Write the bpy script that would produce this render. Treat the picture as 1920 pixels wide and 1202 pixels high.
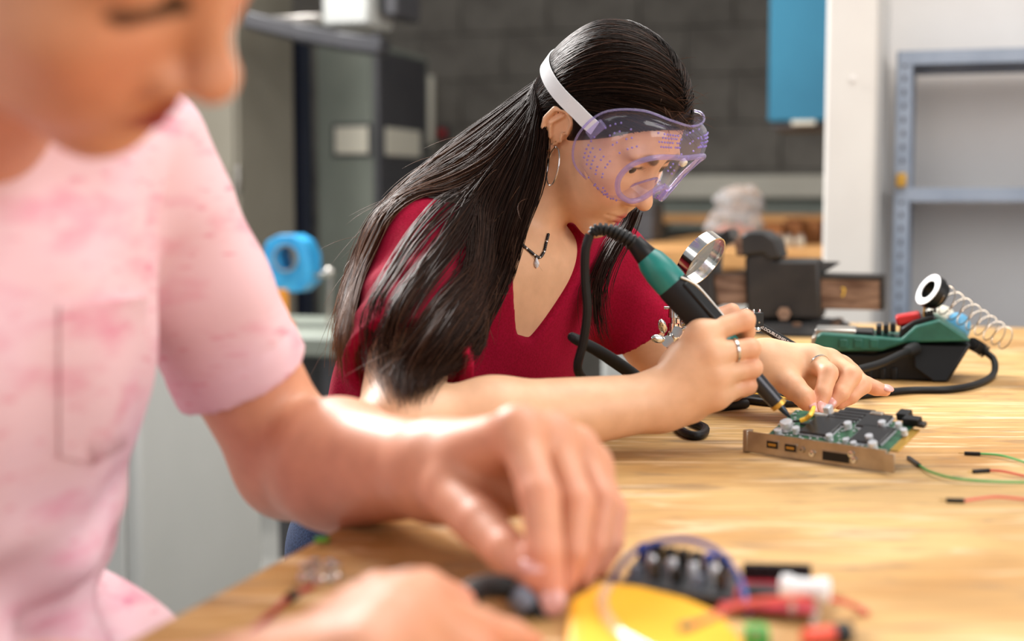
import bpy, bmesh, math, random
import numpy as np
from mathutils import Matrix, Vector

random.seed(7)
rng = np.random.default_rng(11)
scene = bpy.context.scene
for _o in list(bpy.data.objects):
    bpy.data.objects.remove(_o)
C = scene.collection

# ---------------------------------------------------------------- camera
TABLE_Z = 0.76
CAM_Z = TABLE_Z + 0.232
FPX = 1920 * 50.0 / 36.0
TH = math.atan((601 - 368) / FPX)
cam_data = bpy.data.cameras.new('camera')
cam_data.lens = 50
cam_data.sensor_width = 36
cam_data.clip_start = 0.02
cam_data.dof.use_dof = True
cam_data.dof.focus_distance = 1.46
cam_data.dof.aperture_fstop = 3.1
cam = bpy.data.objects.new('camera', cam_data)
C.objects.link(cam)
cam.location = (0, 0, CAM_Z)
cam.rotation_euler = (math.pi / 2 - TH, 0, 0)
scene.camera = cam

# ---------------------------------------------------------------- world, lights, exposure
scene.view_settings.view_transform = 'Standard'
scene.view_settings.look = 'None'
scene.view_settings.gamma = 1
scene.view_settings.use_curve_mapping = False
scene.view_settings.exposure = 0.12
world = bpy.data.worlds.new('world')
scene.world = world
world.use_nodes = True
wb = world.node_tree.nodes['Background']
wb.inputs[0].default_value = (0.93, 0.96, 1.0, 1)
wb.inputs[1].default_value = 0.34


def area_light(name, loc, target, size, size_y, power, col):
    d = bpy.data.lights.new(name, 'AREA')
    d.shape = 'RECTANGLE'
    d.size = size
    d.size_y = size_y
    d.energy = power
    d.color = col
    o = bpy.data.objects.new(name, d)
    C.objects.link(o)
    o.location = loc
    o.rotation_euler = (Vector(target) - Vector(loc)).to_track_quat('-Z', 'Y').to_euler()
    return o


# daylight from a window high on the left behind the pupils, a skylight overhead, and added fill lights by the camera
area_light('window_light_back', (-1.5, 3.6, 2.9), (0.0, 1.2, 0.9), 1.1, 0.9, 205, (1.0, 0.98, 0.96))
area_light('skylight', (0.9, 1.6, 2.9), (0.4, 1.3, 0.8), 1.8, 1.4, 50, (1.0, 0.97, 0.93))
area_light('fill_light_side', (2.4, -0.6, 1.9), (0.1, 1.2, 0.9), 1.8, 1.6, 56, (1.0, 0.97, 0.94))  # added front fill from the right of the camera
area_light('fill_light_front', (-1.7, -1.0, 2.1), (0.0, 1.4, 1.0), 1.6, 1.4, 24, (0.97, 0.98, 1.0))  # added soft fill from behind the camera's left, no window there

# ---------------------------------------------------------------- picture measurements turned into places
ct, st = math.cos(TH), math.sin(TH)


def ray(px, py):
    x = (px - 960) / FPX
    y = (601 - py) / FPX
    return np.array([x, ct + y * st, -st + y * ct])


CAMP = np.array([0, 0, CAM_Z])


def P(px, py, d):
    r = ray(px, py)
    return CAMP + r * (d / r[1])


def TB(px, py, h=0.0):
    r = ray(px, py)
    return CAMP + r * ((TABLE_Z + h - CAM_Z) / r[2])


AX = math.radians(17.3)                      # the room and its benches stand at this angle to the view
UV = np.array([math.cos(AX), -math.sin(AX), 0])
VV = np.array([math.sin(AX), math.cos(AX), 0])


def R(u, v, z):
    return UV * u + VV * v + np.array([0, 0, z])


def PV(px, py, v):
    r = ray(px, py)
    return CAMP + r * (v / float(r @ VV))


def uvz(p):
    return float(p @ UV), float(p @ VV), float(p[2])


# ---------------------------------------------------------------- materials
def mat(name, col, rough=0.5, metal=0.0, **kw):
    m = bpy.data.materials.new(name)
    m.use_nodes = True
    b = m.node_tree.nodes['Principled BSDF']
    b.inputs['Base Color'].default_value = (*col, 1)
    b.inputs['Roughness'].default_value = rough
    b.inputs['Metallic'].default_value = metal
    for k, v in kw.items():
        b.inputs[k.replace('_', ' ')].default_value = v
    return m


def srgb(r, g, b):
    f = lambda c: (c / 255 / 12.92) if c / 255 <= 0.04045 else ((c / 255 + 0.055) / 1.055) ** 2.4
    return (f(r), f(g), f(b))


def noisy(name, c1, c2, scale=8, rough=0.6, metal=0.0, stretch=(1, 1, 1), bump=0.0, detail=4, lo=0.35, hi=0.65, **kw):
    m = mat(name, c1, rough, metal, **kw)
    nt = m.node_tree
    N, Lk = nt.nodes, nt.links
    tc = N.new('ShaderNodeTexCoord')
    mp = N.new('ShaderNodeMapping')
    mp.inputs['Scale'].default_value = stretch
    nz = N.new('ShaderNodeTexNoise')
    nz.inputs['Scale'].default_value = scale
    nz.inputs['Detail'].default_value = detail
    rp = N.new('ShaderNodeValToRGB')
    rp.color_ramp.elements[0].position = lo
    rp.color_ramp.elements[1].position = hi
    rp.color_ramp.elements[0].color = (*c1, 1)
    rp.color_ramp.elements[1].color = (*c2, 1)
    Lk.new(tc.outputs['Object'], mp.inputs[0])
    Lk.new(mp.outputs[0], nz.inputs[0])
    Lk.new(nz.outputs[0], rp.inputs[0])
    Lk.new(rp.outputs[0], N['Principled BSDF'].inputs['Base Color'])
    if bump:
        bp = N.new('ShaderNodeBump')
        bp.inputs['Strength'].default_value = bump
        bp.inputs['Distance'].default_value = 0.002
        Lk.new(nz.outputs[0], bp.inputs['Height'])
        Lk.new(bp.outputs[0], N['Principled BSDF'].inputs['Normal'])
    return m


# ---------------------------------------------------------------- mesh helpers
class MB:
    """collects shapes, then becomes one mesh object"""

    def __init__(self):
        self.v = []
        self.f = []

    def add(self, vs, fs):
        n = len(self.v)
        self.v += [tuple(map(float, q)) for q in vs]
        self.f += [tuple(i + n for i in f) for f in fs]
        return self

    def box(self, c, s, ax=None):
        """c centre, s full sizes, ax 3 axis vectors (rows)"""
        A = np.eye(3) if ax is None else np.array(ax, float)
        c = np.array(c, float)
        h = np.array(s, float) / 2
        vs = [c + (np.array(q) * h) @ A for q in
              [(-1, -1, -1), (1, -1, -1), (1, 1, -1), (-1, 1, -1), (-1, -1, 1), (1, -1, 1), (1, 1, 1), (-1, 1, 1)]]
        return self.add(vs, [(0, 3, 2, 1), (4, 5, 6, 7), (0, 1, 5, 4), (1, 2, 6, 5), (2, 3, 7, 6), (3, 0, 4, 7)])

    def rbox(self, u0, u1, v0, v1, z0, z1):
        """box in the room's own axes"""
        return self.box(R((u0 + u1) / 2, (v0 + v1) / 2, (z0 + z1) / 2), (u1 - u0, v1 - v0, z1 - z0),
                        (UV, VV, (0, 0, 1)))

    def tube(self, pts, r, n=10, cap=True):
        pts = [np.array(p, float) for p in pts]
        m = len(pts)
        rr = [r] * m if np.isscalar(r) else list(r)
        T = []
        for i in range(m):
            t = pts[min(i + 1, m - 1)] - pts[max(i - 1, 0)]
            T.append(t / (np.linalg.norm(t) + 1e-12))
        a = np.array([0, 0, 1.0]) if abs(T[0][2]) < 0.9 else np.array([1.0, 0, 0])
        nrm = np.cross(T[0], a)
        nrm /= np.linalg.norm(nrm)
        vs = []
        for i in range(m):
            nrm = nrm - T[i] * (nrm @ T[i])
            nrm /= np.linalg.norm(nrm) + 1e-12
            b = np.cross(T[i], nrm)
            for k in range(n):
                an = 2 * math.pi * k / n
                vs.append(pts[i] + rr[i] * (math.cos(an) * nrm + math.sin(an) * b))
        fs = []
        for i in range(m - 1):
            for k in range(n):
                fs.append((i * n + k, i * n + (k + 1) % n, (i + 1) * n + (k + 1) % n, (i + 1) * n + k))
        if cap:
            fs.append(tuple(range(n))[::-1])
            fs.append(tuple((m - 1) * n + k for k in range(n)))
        return self.add(vs, fs)

    def cyl(self, a, b, r1, r2=None, n=20):
        return self.tube([a, b], [r1, r1 if r2 is None else r2], n)

    def lathe(self, o, axis, prof, n=28, closed=False):
        """prof: list of (radius, height along axis)"""
        o = np.array(o, float)
        ax = np.array(axis, float)
        ax /= np.linalg.norm(ax)
        a = np.array([0, 0, 1.0]) if abs(ax[2]) < 0.9 else np.array([1.0, 0, 0])
        e1 = np.cross(ax, a)
        e1 /= np.linalg.norm(e1)
        e2 = np.cross(ax, e1)
        vs = []
        for (r, h) in prof:
            for k in range(n):
                an = 2 * math.pi * k / n
                vs.append(o + ax * h + r * (math.cos(an) * e1 + math.sin(an) * e2))
        m = len(prof)
        fs = []
        rng_ = m if closed else m - 1
        for i in range(rng_):
            j = (i + 1) % m
            for k in range(n):
                fs.append((i * n + k, i * n + (k + 1) % n, j * n + (k + 1) % n, j * n + k))
        if not closed:
            fs.append(tuple(range(n))[::-1])
            fs.append(tuple((m - 1) * n + k for k in range(n)))
        return self.add(vs, fs)

    def prism(self, poly, d):
        """poly: list of 3-D points in one plane, d: extrusion vector"""
        n = len(poly)
        d = np.array(d, float)
        vs = [np.array(p, float) for p in poly] + [np.array(p, float) + d for p in poly]
        fs = [tuple(range(n))[::-1], tuple(range(n, 2 * n))]
        for k in range(n):
            fs.append((k, (k + 1) % n, n + (k + 1) % n, n + k))
        return self.add(vs, fs)

    def ball(self, c, r, n=14, m=9, ax=None):
        A = np.eye(3) if ax is None else np.array(ax, float)
        rr = np.array([r, r, r] if np.isscalar(r) else r, float)
        c = np.array(c, float)
        vs = [c + (np.array([0, 0, 1]) * rr) @ A]
        for i in range(1, m):
            t = math.pi * i / m
            for k in range(n):
                an = 2 * math.pi * k / n
                vs.append(c + (np.array([math.sin(t) * math.cos(an), math.sin(t) * math.sin(an), math.cos(t)]) * rr) @ A)
        vs.append(c - (np.array([0, 0, 1]) * rr) @ A)
        fs = []
        for k in range(n):
            fs.append((0, 1 + k, 1 + (k + 1) % n))
        for i in range(m - 2):
            for k in range(n):
                fs.append((1 + i * n + k, 1 + (i + 1) * n + k, 1 + (i + 1) * n + (k + 1) % n, 1 + i * n + (k + 1) % n))
        L = len(vs) - 1
        for k in range(n):
            fs.append((L, 1 + (m - 2) * n + (k + 1) % n, 1 + (m - 2) * n + k))
        return self.add(vs, fs)

    def build(self, name, m, parent=None, bevel=0.0, smooth=True, angle=35, seg=2):
        me = bpy.data.meshes.new(name)
        me.from_pydata(self.v, [], self.f)
        bm = bmesh.new()
        bm.from_mesh(me)
        bmesh.ops.recalc_face_normals(bm, faces=bm.faces)
        bm.to_mesh(me)
        bm.free()
        return link(name, me, m, parent, bevel, smooth, angle, seg)


def link(name, me, m, parent=None, bevel=0.0, smooth=True, angle=35, seg=2):
    if smooth:
        me.polygons.foreach_set('use_smooth', [True] * len(me.polygons))
        if angle:
            me.set_sharp_from_angle(angle=math.radians(angle))
    o = bpy.data.objects.new(name, me)
    if m is not None:
        me.materials.append(m)
    C.objects.link(o)
    if parent is not None:
        o.parent = parent
        loc = Vector()
        q = parent
        while q is not None:
            loc += q.location
            q = q.parent
        o.location = -loc if parent.type == 'EMPTY' else (0, 0, 0)
    if bevel:
        md = o.modifiers.new('bevel', 'BEVEL')
        md.width = bevel
        md.segments = seg
        md.limit_method = 'ANGLE'
        md.angle_limit = math.radians(40)
    return o


def tag(o, label, cat, group=None):
    o['label'] = label
    o['category'] = cat
    if group:
        o['group'] = group
    return o


def thing(name, label, cat, loc=(0, 0, 0), group=None):
    o = bpy.data.objects.new(name, None)
    o.empty_display_size = 0.05
    C.objects.link(o)
    o.location = tuple(map(float, loc))
    return tag(o, label, cat, group)


def struct(o):
    o['kind'] = 'structure'
    return o


def spline(pts, n=8):
    """Catmull-Rom through the points"""
    pts = [np.array(p, float) for p in pts]
    p = [2 * pts[0] - pts[1]] + pts + [2 * pts[-1] - pts[-2]]
    out = []
    for i in range(1, len(p) - 2):
        for k in range(n):
            t = k / n
            a, b, c, d = p[i - 1], p[i], p[i + 1], p[i + 2]
            out.append(0.5 * ((2 * b) + (c - a) * t + (2 * a - 5 * b + 4 * c - d) * t * t + (3 * b - a - 3 * c + d) * t ** 3))
    out.append(pts[-1])
    return out


def nrmz(v):
    v = np.array(v, float)
    return v / np.linalg.norm(v)


def text_mesh(name, body, m, parent, origin, xdir, ydir, size, extrude=0.0002):
    cu = bpy.data.curves.new(name, 'FONT')
    cu.body = body
    cu.size = size
    cu.extrude = extrude
    cu.align_x = 'LEFT'
    cu.align_y = 'CENTER'
    to = bpy.data.objects.new(name, cu)
    C.objects.link(to)
    dg = bpy.context.evaluated_depsgraph_get()
    me = bpy.data.meshes.new_from_object(to.evaluated_get(dg))
    bpy.data.objects.remove(to)
    x = nrmz(xdir)
    y = nrmz(np.array(ydir) - x * (np.array(ydir) @ x))
    z = np.cross(x, y)
    M = Matrix(((x[0], y[0], z[0], origin[0]), (x[1], y[1], z[1], origin[1]), (x[2], y[2], z[2], origin[2]), (0, 0, 0, 1)))
    me.transform(M)
    me.materials.clear()
    return link(name, me, m, parent, smooth=False)


# ================================================================ the room
M_block = noisy('concrete_block', srgb(104, 99, 92), srgb(122, 117, 109), 9, 0.9, bump=0.3)
M_mortar = noisy('mortar', srgb(112, 108, 100), srgb(122, 117, 109), 20, 0.95)
M_floor = noisy('floor_screed', srgb(120, 120, 116), srgb(142, 141, 136), 3, 0.55)
M_white = noisy('white_plaster', srgb(216, 211, 205), srgb(222, 218, 212), 5, 0.8)
M_greige = noisy('greige_plaster', srgb(226, 221, 217), srgb(232, 228, 224), 4, 0.85)
M_steel_blue = noisy('blue_grey_paint', srgb(136, 148, 166), srgb(152, 163, 180), 12, 0.45)
M_lgrey = noisy('light_grey_paint', srgb(186, 188, 184), srgb(196, 197, 193), 2, 0.5)
M_sage = noisy('sage_grey_paint', srgb(128, 134, 124), srgb(142, 147, 136), 3, 0.5)
M_beige = noisy('beige_grey_paint', srgb(134, 128, 114), srgb(142, 136, 122), 3, 0.55)
M_navy = mat('navy_paint', srgb(14, 22, 46), 0.5)
M_dark = noisy('dark_grey_paint', srgb(62, 62, 66), srgb(74, 73, 76), 4, 0.5)
M_teal = noisy('teal_paint', srgb(40, 116, 148), srgb(48, 128, 160), 3, 0.45)
M_cream = mat('cream_plastic', srgb(228, 222, 204), 0.5)
M_red = mat('red_plastic', srgb(190, 28, 30), 0.35)
M_brass = mat('brass', srgb(205, 160, 70), 0.4, 0.6)
M_black = mat('black_plastic', srgb(13, 13, 14), 0.42, Specular_IOR_Level=0.35)
M_rubber = mat('black_rubber', srgb(11, 11, 12), 0.55, Specular_IOR_Level=0.35)
M_chrome = mat('chrome', srgb(225, 222, 216), 0.12, 1.0)
M_steel = noisy('brushed_steel', srgb(170, 165, 158), srgb(200, 195, 188), 40, 0.3, 1.0)
M_wood2 = noisy('orange_wood', srgb(186, 132, 76), srgb(206, 156, 96), 6, 0.6, stretch=(1, 6, 6))

fl = MB().box((0.4, 3.0, -0.02), (9, 11, 0.04)).build('floor', M_floor, smooth=False)
struct(fl)

# back wall of concrete blocks
VB = 6.0
wall_back = struct(MB().rbox(-4.5, 2.6, VB, VB + 0.15, 0, 3.2).build('wall_back', M_mortar, smooth=False))
blk = MB().box((0, 0, 0), (0.397, 0.03, 0.197), (UV, VV, (0, 0, 1))).build('block_source', M_block, bevel=0.003)
blk_me = blk.data
blk_bev = True
bpy.data.objects.remove(blk)
for row in range(9):
    for colu in range(14):
        u = -3.9 + colu * 0.4 + (0.2 if row % 2 else 0)
        z = 0.9 + row * 0.2 + 0.1
        o = bpy.data.objects.new('block', blk_me)
        C.objects.link(o)
        o.parent = wall_back
        o.location = tuple(R(u, VB - 0.004 + random.uniform(-0.002, 0.002), z))
        md = o.modifiers.new('bevel', 'BEVEL')
        md.width = 0.003
        md.segments = 1

M_cream2 = noisy('pale_ledge_paint', srgb(206, 200, 184), srgb(214, 208, 192), 5, 0.6)
# pale ledge along the back wall
a = PV(1180, 330, VB - 0.12)
b = PV(1560, 372, VB - 0.12)
ua, _, za = uvz(a)
ub, _, zb = uvz(b)
struct(MB().rbox(ua - 0.1, ub + 0.4, VB - 0.14, VB - 0.02, zb, za).build('trim_1', M_cream2, bevel=0.008))
struct(MB().rbox(ua - 0.1, ub + 0.4, VB - 0.10, VB - 0.02, zb - 0.13, zb - 0.002).build('trim_2', M_sage, bevel=0.006))

# white pillar and right wall
VPIL = 3.05
VW = 3.62
u0 = uvz(PV(1545, 300, VPIL))[0]
u1 = uvz(PV(1640, 300, VPIL))[0]
UPIL = u0
pil = MB().rbox(u0, u1, VPIL, VW + 0.3, 0, 3.2).build('wall_pillar', M_white, bevel=0.008)
struct(pil)
wr = MB().rbox(u1 - 0.05, u1 + 2.6, VW, VW + 0.12, 0, 3.2).build('wall_right', M_greige, smooth=False)
struct(wr)
# small mark on the pillar
p = PV(1600, 148, VPIL - 0.003)
MB().lathe(p, -VV, [(0.0, 0.0), (0.006, 0.0), (0.005, 0.002), (0.0, 0.002)], 12).build('screw_hole_plug', M_greige, pil)

# left wall (out of focus beige) closing the view on the far left
struct(MB().rbox(-4.6, -4.45, -2, VB + 0.15, 0, 3.2).build('wall_left', M_greige, smooth=False))

# ---------------------------------------------------------------- steel shelf unit at the right
VS = 3.28
us, _, zt = uvz(PV(1682, 96, VS))
um = uvz(PV(1712, 96, VS))[0]
zs = uvz(PV(1700, 352, VS))[2]
sw = um - us
sh = thing('steel_shelf_unit', 'blue-grey steel shelf unit with empty shelves against the pale wall', 'shelf', R(us, VS, 0))
W = 1.0
DP = 0.30
for k, (uu, vv) in enumerate([(us, VS), (us, VS + DP - 0.03), (us + W - sw, VS), (us + W - sw, VS + DP - 0.03)]):
    m = MB()
    m.rbox(uu, uu + sw, vv, vv + 0.003, 0, zt)
    su = uu if k < 2 else uu + sw - 0.003
    m.rbox(su, su + 0.003, vv, vv + 0.035, 0, zt)
    post = m.build('post', M_steel_blue, sh, smooth=False)
    if k == 0:
        hm = MB()
        z = zt - 0.03
        while z > zs - 0.3:
            hm.box(R(uu + sw * 0.5, vv - 0.0006, z), (0.006, 0.001, 0.012), (UV, VV, (0, 0, 1)))
            z -= 0.03
        hm.build('slot', M_dark, post, smooth=False)['kind'] = 'stuff'
for z in (zt, zs, zs - 0.36, zs - 0.72):
    s = MB().rbox(us + 0.004, us + W - 0.004, VS + 0.004, VS + DP - 0.004, z - 0.004, z).rbox(us + 0.004, us + W - 0.004, VS - 0.002, VS + 0.001, z - 0.03, z)
    s.rbox(us + 0.004, us + W - 0.004, VS + DP - 0.006, VS + DP - 0.003, z - 0.03, z)
    s.rbox(us + 0.004, us + 0.006, VS + 0.004, VS + DP - 0.004, z - 0.03, z)
    s.build('shelf', M_steel_blue, sh, smooth=False)
p = PV(1690, 338, VS - 0.01)
MB().box(p, (0.022, 0.014, 0.03), (UV, VV, (0, 0, 1))).build('brass_clip', M_brass, sh, bevel=0.003)

# teal wall cabinet left of the pillar
VT = 4.3
a = PV(1440, 228, VT)
u0_, _, z0_ = uvz(a)
t = thing('wall_cabinet', 'plain teal-blue metal box hanging beside the white pillar', 'cabinet', R(u0_, VT, z0_))
MB().rbox(u0_, u0_ + 0.4, VT, VT + 0.35, z0_, z0_ + 0.9).build('body', M_teal, t, bevel=0.006)
MB().rbox(u0_ + 0.01, u0_ + 0.38, VT + 0.01, VT + 0.3, z0_ - 0.022, z0_ - 0.001).build('base_rail', M_dark, t, bevel=0.004)
MB().rbox(u0_ + 0.07, u0_ + 0.14, VT - 0.006, VT + 0.05, z0_ - 0.012, z0_ + 0.002).build('catch', M_cream, t, bevel=0.002)
MB().rbox(u0_ + 0.15, u0_ + 0.25, VT + 0.35, VB - 0.03, z0_ + 0.3, z0_ + 0.4).build('wall_bracket', M_dark, t)

# ---------------------------------------------------------------- second bench behind
BZ = 0.855
a = PV(1195, 470, 4.0)
u0b = uvz(a)[0]
bench = thing('rear_workbench', 'orange wooden rear workbench behind the dark vise', 'workbench', R(u0b, 3.9, 0))
for i in range(5):
    MB().rbox(u0b, min(u0b + 1.5, UPIL - 0.02), 3.65 + i * 0.36, 3.65 + i * 0.36 + 0.355, BZ - 0.05, BZ).build('plank', M_wood2, bench, bevel=0.004)
for (u, v) in ((u0b + 0.06, 3.72), ((UPIL - 0.08), 3.72), (u0b + 0.06, 5.3), ((UPIL - 0.08), 5.3)):
    MB().rbox(u - 0.04, u + 0.04, v - 0.04, v + 0.04, 0, BZ - 0.05).build('leg', M_wood2, bench, bevel=0.003)
# raised shelf board at the back of that bench
a = PV(1200, 402, 5.2)
ua, _, za = uvz(a)
t = thing('riser_board', 'pale wooden board on dark supports at the back of the rear bench', 'shelf', R(ua, 5.2, BZ))
MB().rbox(ua, ua + 0.72, 5.1, 5.4, za - 0.03, za).build('board', M_wood2, t, bevel=0.003)
for u in (ua + 0.03, ua + 0.66):
    MB().rbox(u, u + 0.04, 5.15, 5.4, BZ, za - 0.03).build('support', M_dark, t)
# dark box at the left end of the bench
a = PV(1192, 470, 4.2)
ua, _, za = uvz(a)
t = thing('dark_case', 'small dark grey case standing on the rear bench left of the magnifier', 'case', R(ua, 4.2, BZ))
MB().rbox(ua, ua + 0.055, 4.2, 4.35, BZ, BZ + 0.115).build('case', M_dark, t, bevel=0.006)
MB().rbox(ua + 0.002, ua + 0.053, 4.197, 4.353, BZ + 0.09, BZ + 0.118).build('lid', M_dark, t, bevel=0.004)

# grey cabinet below, seen between her body and arm
t = thing('drawer_cabinet', 'pale grey metal cabinet seen low between the girl and her raised far arm', 'cabinet', R(0, 2.95, 0))
u0c = uvz(PV(1128, 650, 2.95))[0]
u1c = uvz(PV(1392, 650, 2.95))[0]
ztc = uvz(PV(1300, 566, 2.95))[2]
MB().rbox(u0c, u1c, 2.95, 3.4, 0.04, ztc).build('body', M_lgrey, t, bevel=0.006)
MB().rbox(u0c + 0.02, u1c - 0.02, 2.97, 3.38, 0, 0.04).build('plinth', M_dark, t)
for k in range(3):
    z = 0.08 + k * 0.22
    d = MB().rbox(u0c + 0.012, u1c - 0.012, 2.94, 2.952, z, z + 0.205).build('drawer', M_lgrey, t, bevel=0.003)
    MB().rbox((u0c + u1c) / 2 - 0.04, (u0c + u1c) / 2 + 0.04, 2.925, 2.94, z + 0.10, z + 0.115).build('handle', M_steel, d, bevel=0.002)
cp = [PV(1192, 560, 2.9), PV(1191, 640, 2.9), PV(1186, 665, 2.9), PV(1178, 690, 2.9), PV(1174, 730, 2.9), PV(1176, 830, 2.9)]
tag(MB().tube(spline(cp), 0.0035, 6).build('hanging_cord', M_beige), 'thin tan cord hanging in front of the pale grey cabinet', 'cord')

# clear plastic bag of parts on the rear bench
M_bag = mat('clear_film', (0.80, 0.79, 0.80), 0.2, 0, Transmission_Weight=0.75, IOR=1.12)
M_pinkpart = noisy('salmon_plastic', srgb(214, 120, 104), srgb(228, 178, 166), 30, 0.5)


def crumple(name, c, r, m, parent, seed, amp=0.22, n=26, mm=18):
    q = MB().ball((0, 0, 0), 1.0, n, mm)
    v = np.array(q.v)
    g = np.random.default_rng(seed)
    d = np.ones(len(v))
    for _ in range(16):
        w = g.normal(size=3)
        w /= np.linalg.norm(w)
        d += amp * 0.30 * np.abs(np.sin(v @ w * g.uniform(3, 9) + g.uniform(0, 6))) * g.choice([-1, 1])
    v = v * d[:, None] * np.array(r) + np.array(c)
    q.v = [tuple(x) for x in v]
    return q.build(name, m, parent, angle=50)


vb = 3.85
bc = PV(1378, 408, vb)
t = thing('plastic_bag', 'crumpled clear plastic bag holding salmon parts on the rear bench', 'bag', R(uvz(bc)[0], vb, BZ))
hb = bc[2] - BZ
crumple('film', (bc[0], bc[1], BZ + 0.062), (0.075, 0.06, 0.052), M_bag, t, 3)
crumple('gathered_top', (bc[0] + 0.012, bc[1], BZ + 0.118), (0.048, 0.04, 0.036), M_bag, t, 9, 0.3)
for k in range(6):
    crumple('parts_inside', (bc[0] - 0.04 + 0.016 * k, bc[1], BZ + 0.035 + 0.01 * (k % 2)), (0.015, 0.02, 0.02), M_pinkpart, t, 20 + k)

# brown junk: small cardboard boxes and bottles right of the bag
M_card = noisy('brown_card', srgb(122, 74, 36), srgb(150, 98, 52), 12, 0.8)
for k, (px, w, h, m, nm, lab, cat) in enumerate([
    (1450, 0.05, 0.06, M_card, 'cardboard_box', 'low brown cardboard box just right of the plastic bag', 'box'),
    (1487, 0.045, 0.07, M_card, 'cardboard_box', 'middle brown cardboard box on the rear bench', 'box'),
    (1522, 0.05, 0.065, M_card, 'cardboard_box', 'brown cardboard box on the rear bench next to the white pillar', 'box')]):
    p = PV(px, 430, 4.05 + 0.05 * k)
    u, v, z = uvz(p)
    t = thing(nm, lab, cat, R(u, v, BZ), 'cardboard boxes on the rear bench')
    MB().rbox(u - w / 2, u + w / 2, v, v + 0.08, BZ, BZ + h).build('carton', m, t, bevel=0.002)
    MB().rbox(u - w / 2, u + w / 2, v - 0.002, v + 0.04, BZ + h, BZ + h + 0.004).build('flap', m, t)
for k, (px, py) in enumerate([(1478, 438), (1500, 442), (1462, 440)]):
    p = PV(px, py, 3.95)
    u, v, z = uvz(p)
    t = thing('small_jar', ['pale small jar in front of the middle cardboard box', 'pale small jar nearest the white pillar on the rear bench', 'pale small jar closest to the plastic bag'][k], 'jar', R(u, v, BZ), 'jars on the rear bench')
    MB().lathe(R(u, v, BZ), (0, 0, 1), [(0.011, 0), (0.013, 0.003), (0.013, 0.02), (0.009, 0.025)], 14).build('glass', M_cream, t)
    MB().lathe(R(u, v, BZ + 0.025), (0, 0, 1), [(0.0105, 0), (0.0105, 0.008)], 14).build('lid', M_steel, t)

# ---------------------------------------------------------------- background left: cabinets and a machine
VC = 4.4


def vbox(name, label, cat, px0, px1, py0, py1, v, depth, m, group=None, zmin=None):
    u0, _, z1 = uvz(PV(px0, py0, v))
    u1, _, z0 = uvz(PV(px1, py1, v))
    if zmin is not None:
        z0 = zmin
    t = thing(name, label, cat, R(u0, v, max(z0, 0)), group)
    MB().rbox(u0, u1, v, v + depth, max(z0, 0), z1).build('body', m, t, bevel=0.006)
    return t, u0, u1, z0, z1


t, u0, u1, z0, z1 = vbox('tall_cabinet', 'tall beige-grey cabinet behind the boy with a small handle', 'cabinet', 200, 455, -120, 700, 4.1, 0.40, M_beige, zmin=0)
d = MB().rbox(u0 + 0.01, u1 - 0.012, 4.085, 4.1, 0.06, z1 - 0.02).build('door', M_beige, t, bevel=0.004)
q = PV(446, 338, 4.075)
MB().box(q, (0.016, 0.02, 0.09), (UV, VV, (0, 0, 1))).build('handle', M_steel, d, bevel=0.004)
t, u0, u1, z0, z1 = vbox('navy_column', 'dark navy upright column between the beige and sage cabinets', 'column', 524, 574, 62, 700, 4.62, 0.08, M_navy, zmin=0)
MB().rbox(u0 - 0.02, u1 + 0.02, 4.6, 4.72, 0, 0.05).build('foot_plate', M_navy, t, bevel=0.004)
t, u0, u1, z0, z1 = vbox('sage_cabinet', 'sage grey cabinet with pale name plates behind the blue vise', 'cabinet', 592, 706, 84, 700, 4.75, 0.55, M_sage, zmin=0)
d1 = MB().rbox(u0 + 0.008, u1 - 0.008, 4.735, 4.75, 0.06, z1 - 0.01).build('door', M_sage, t, bevel=0.004)
a = PV(628, 238, 4.725)
b = PV(690, 288, 4.725)
MB().rbox(uvz(a)[0] - 0.012, uvz(b)[0] + 0.012, 4.729, 4.735, b[2] - 0.012, a[2] + 0.012).build('plate_frame', M_dark, d1)
MB().rbox(uvz(a)[0], uvz(b)[0], 4.722, 4.73, b[2], a[2]).build('name_plate', M_cream, d1, bevel=0.002)
MB().rbox(u1, u1 + 0.004, 4.78, 5.27, 0.06, z1 - 0.02).build('side_shade_panel', M_dark, t)  # dark sheet standing in for shade on the sage side face
zz = (a[2] + b[2]) / 2
MB().rbox(u1 + 0.004, u1 + 0.012, 4.84, 5.18, zz - 0.05, zz + 0.05).build('side_plate', M_cream, t, bevel=0.002)
a = PV(530, 395, 4.53)
t, u0, u1, z0, z1 = vbox('dark_post', 'dark slim steel post in front of the sage cabinet', 'post', 697, 714, -40, 700, 4.45, 0.04, M_dark, zmin=0)
MB().rbox(u0 - 0.03, u1 + 0.03, 4.42, 4.52, 0, 0.02).build('base_plate', M_dark, t)
# overhead machine arm
t = thing('machine_arm', 'grey overhead machine arm with a pale motor box above the cabinets', 'machine', R(uvz(PV(600, 60, 4.0))[0], 4.0, uvz(PV(600, 60, 4.0))[2]))
m = MB()
pa = [PV(470, 40, 3.95), PV(560, 62, 3.98), PV(640, 78, 4.0), PV(720, 90, 4.02)]
for i in range(3):
    a, b = pa[i], pa[i + 1]
    x = nrmz(b - a)
    y = nrmz(np.cross((0, 0, 1), x))
    m.box((a + b) / 2, (np.linalg.norm(b - a) + 0.01, 0.12, 0.05), (x, y, np.cross(x, y)))
m.build('arm', M_dark, t, bevel=0.008)
a = PV(602, -60, 4.05)
b = PV(692, 46, 4.05)
MB().rbox(uvz(a)[0], uvz(b)[0], 4.05, 4.25, b[2], a[2]).build('motor_box', M_lgrey, t, bevel=0.012)
a = PV(500, 30, 4.05)
b = PV(600, 44, 4.05)
MB().rbox(uvz(a)[0], uvz(b)[0], 4.05, 4.2, b[2], a[2]).build('rail', M_steel, t, bevel=0.004)
a = PV(640, -60, 4.1)
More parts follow.
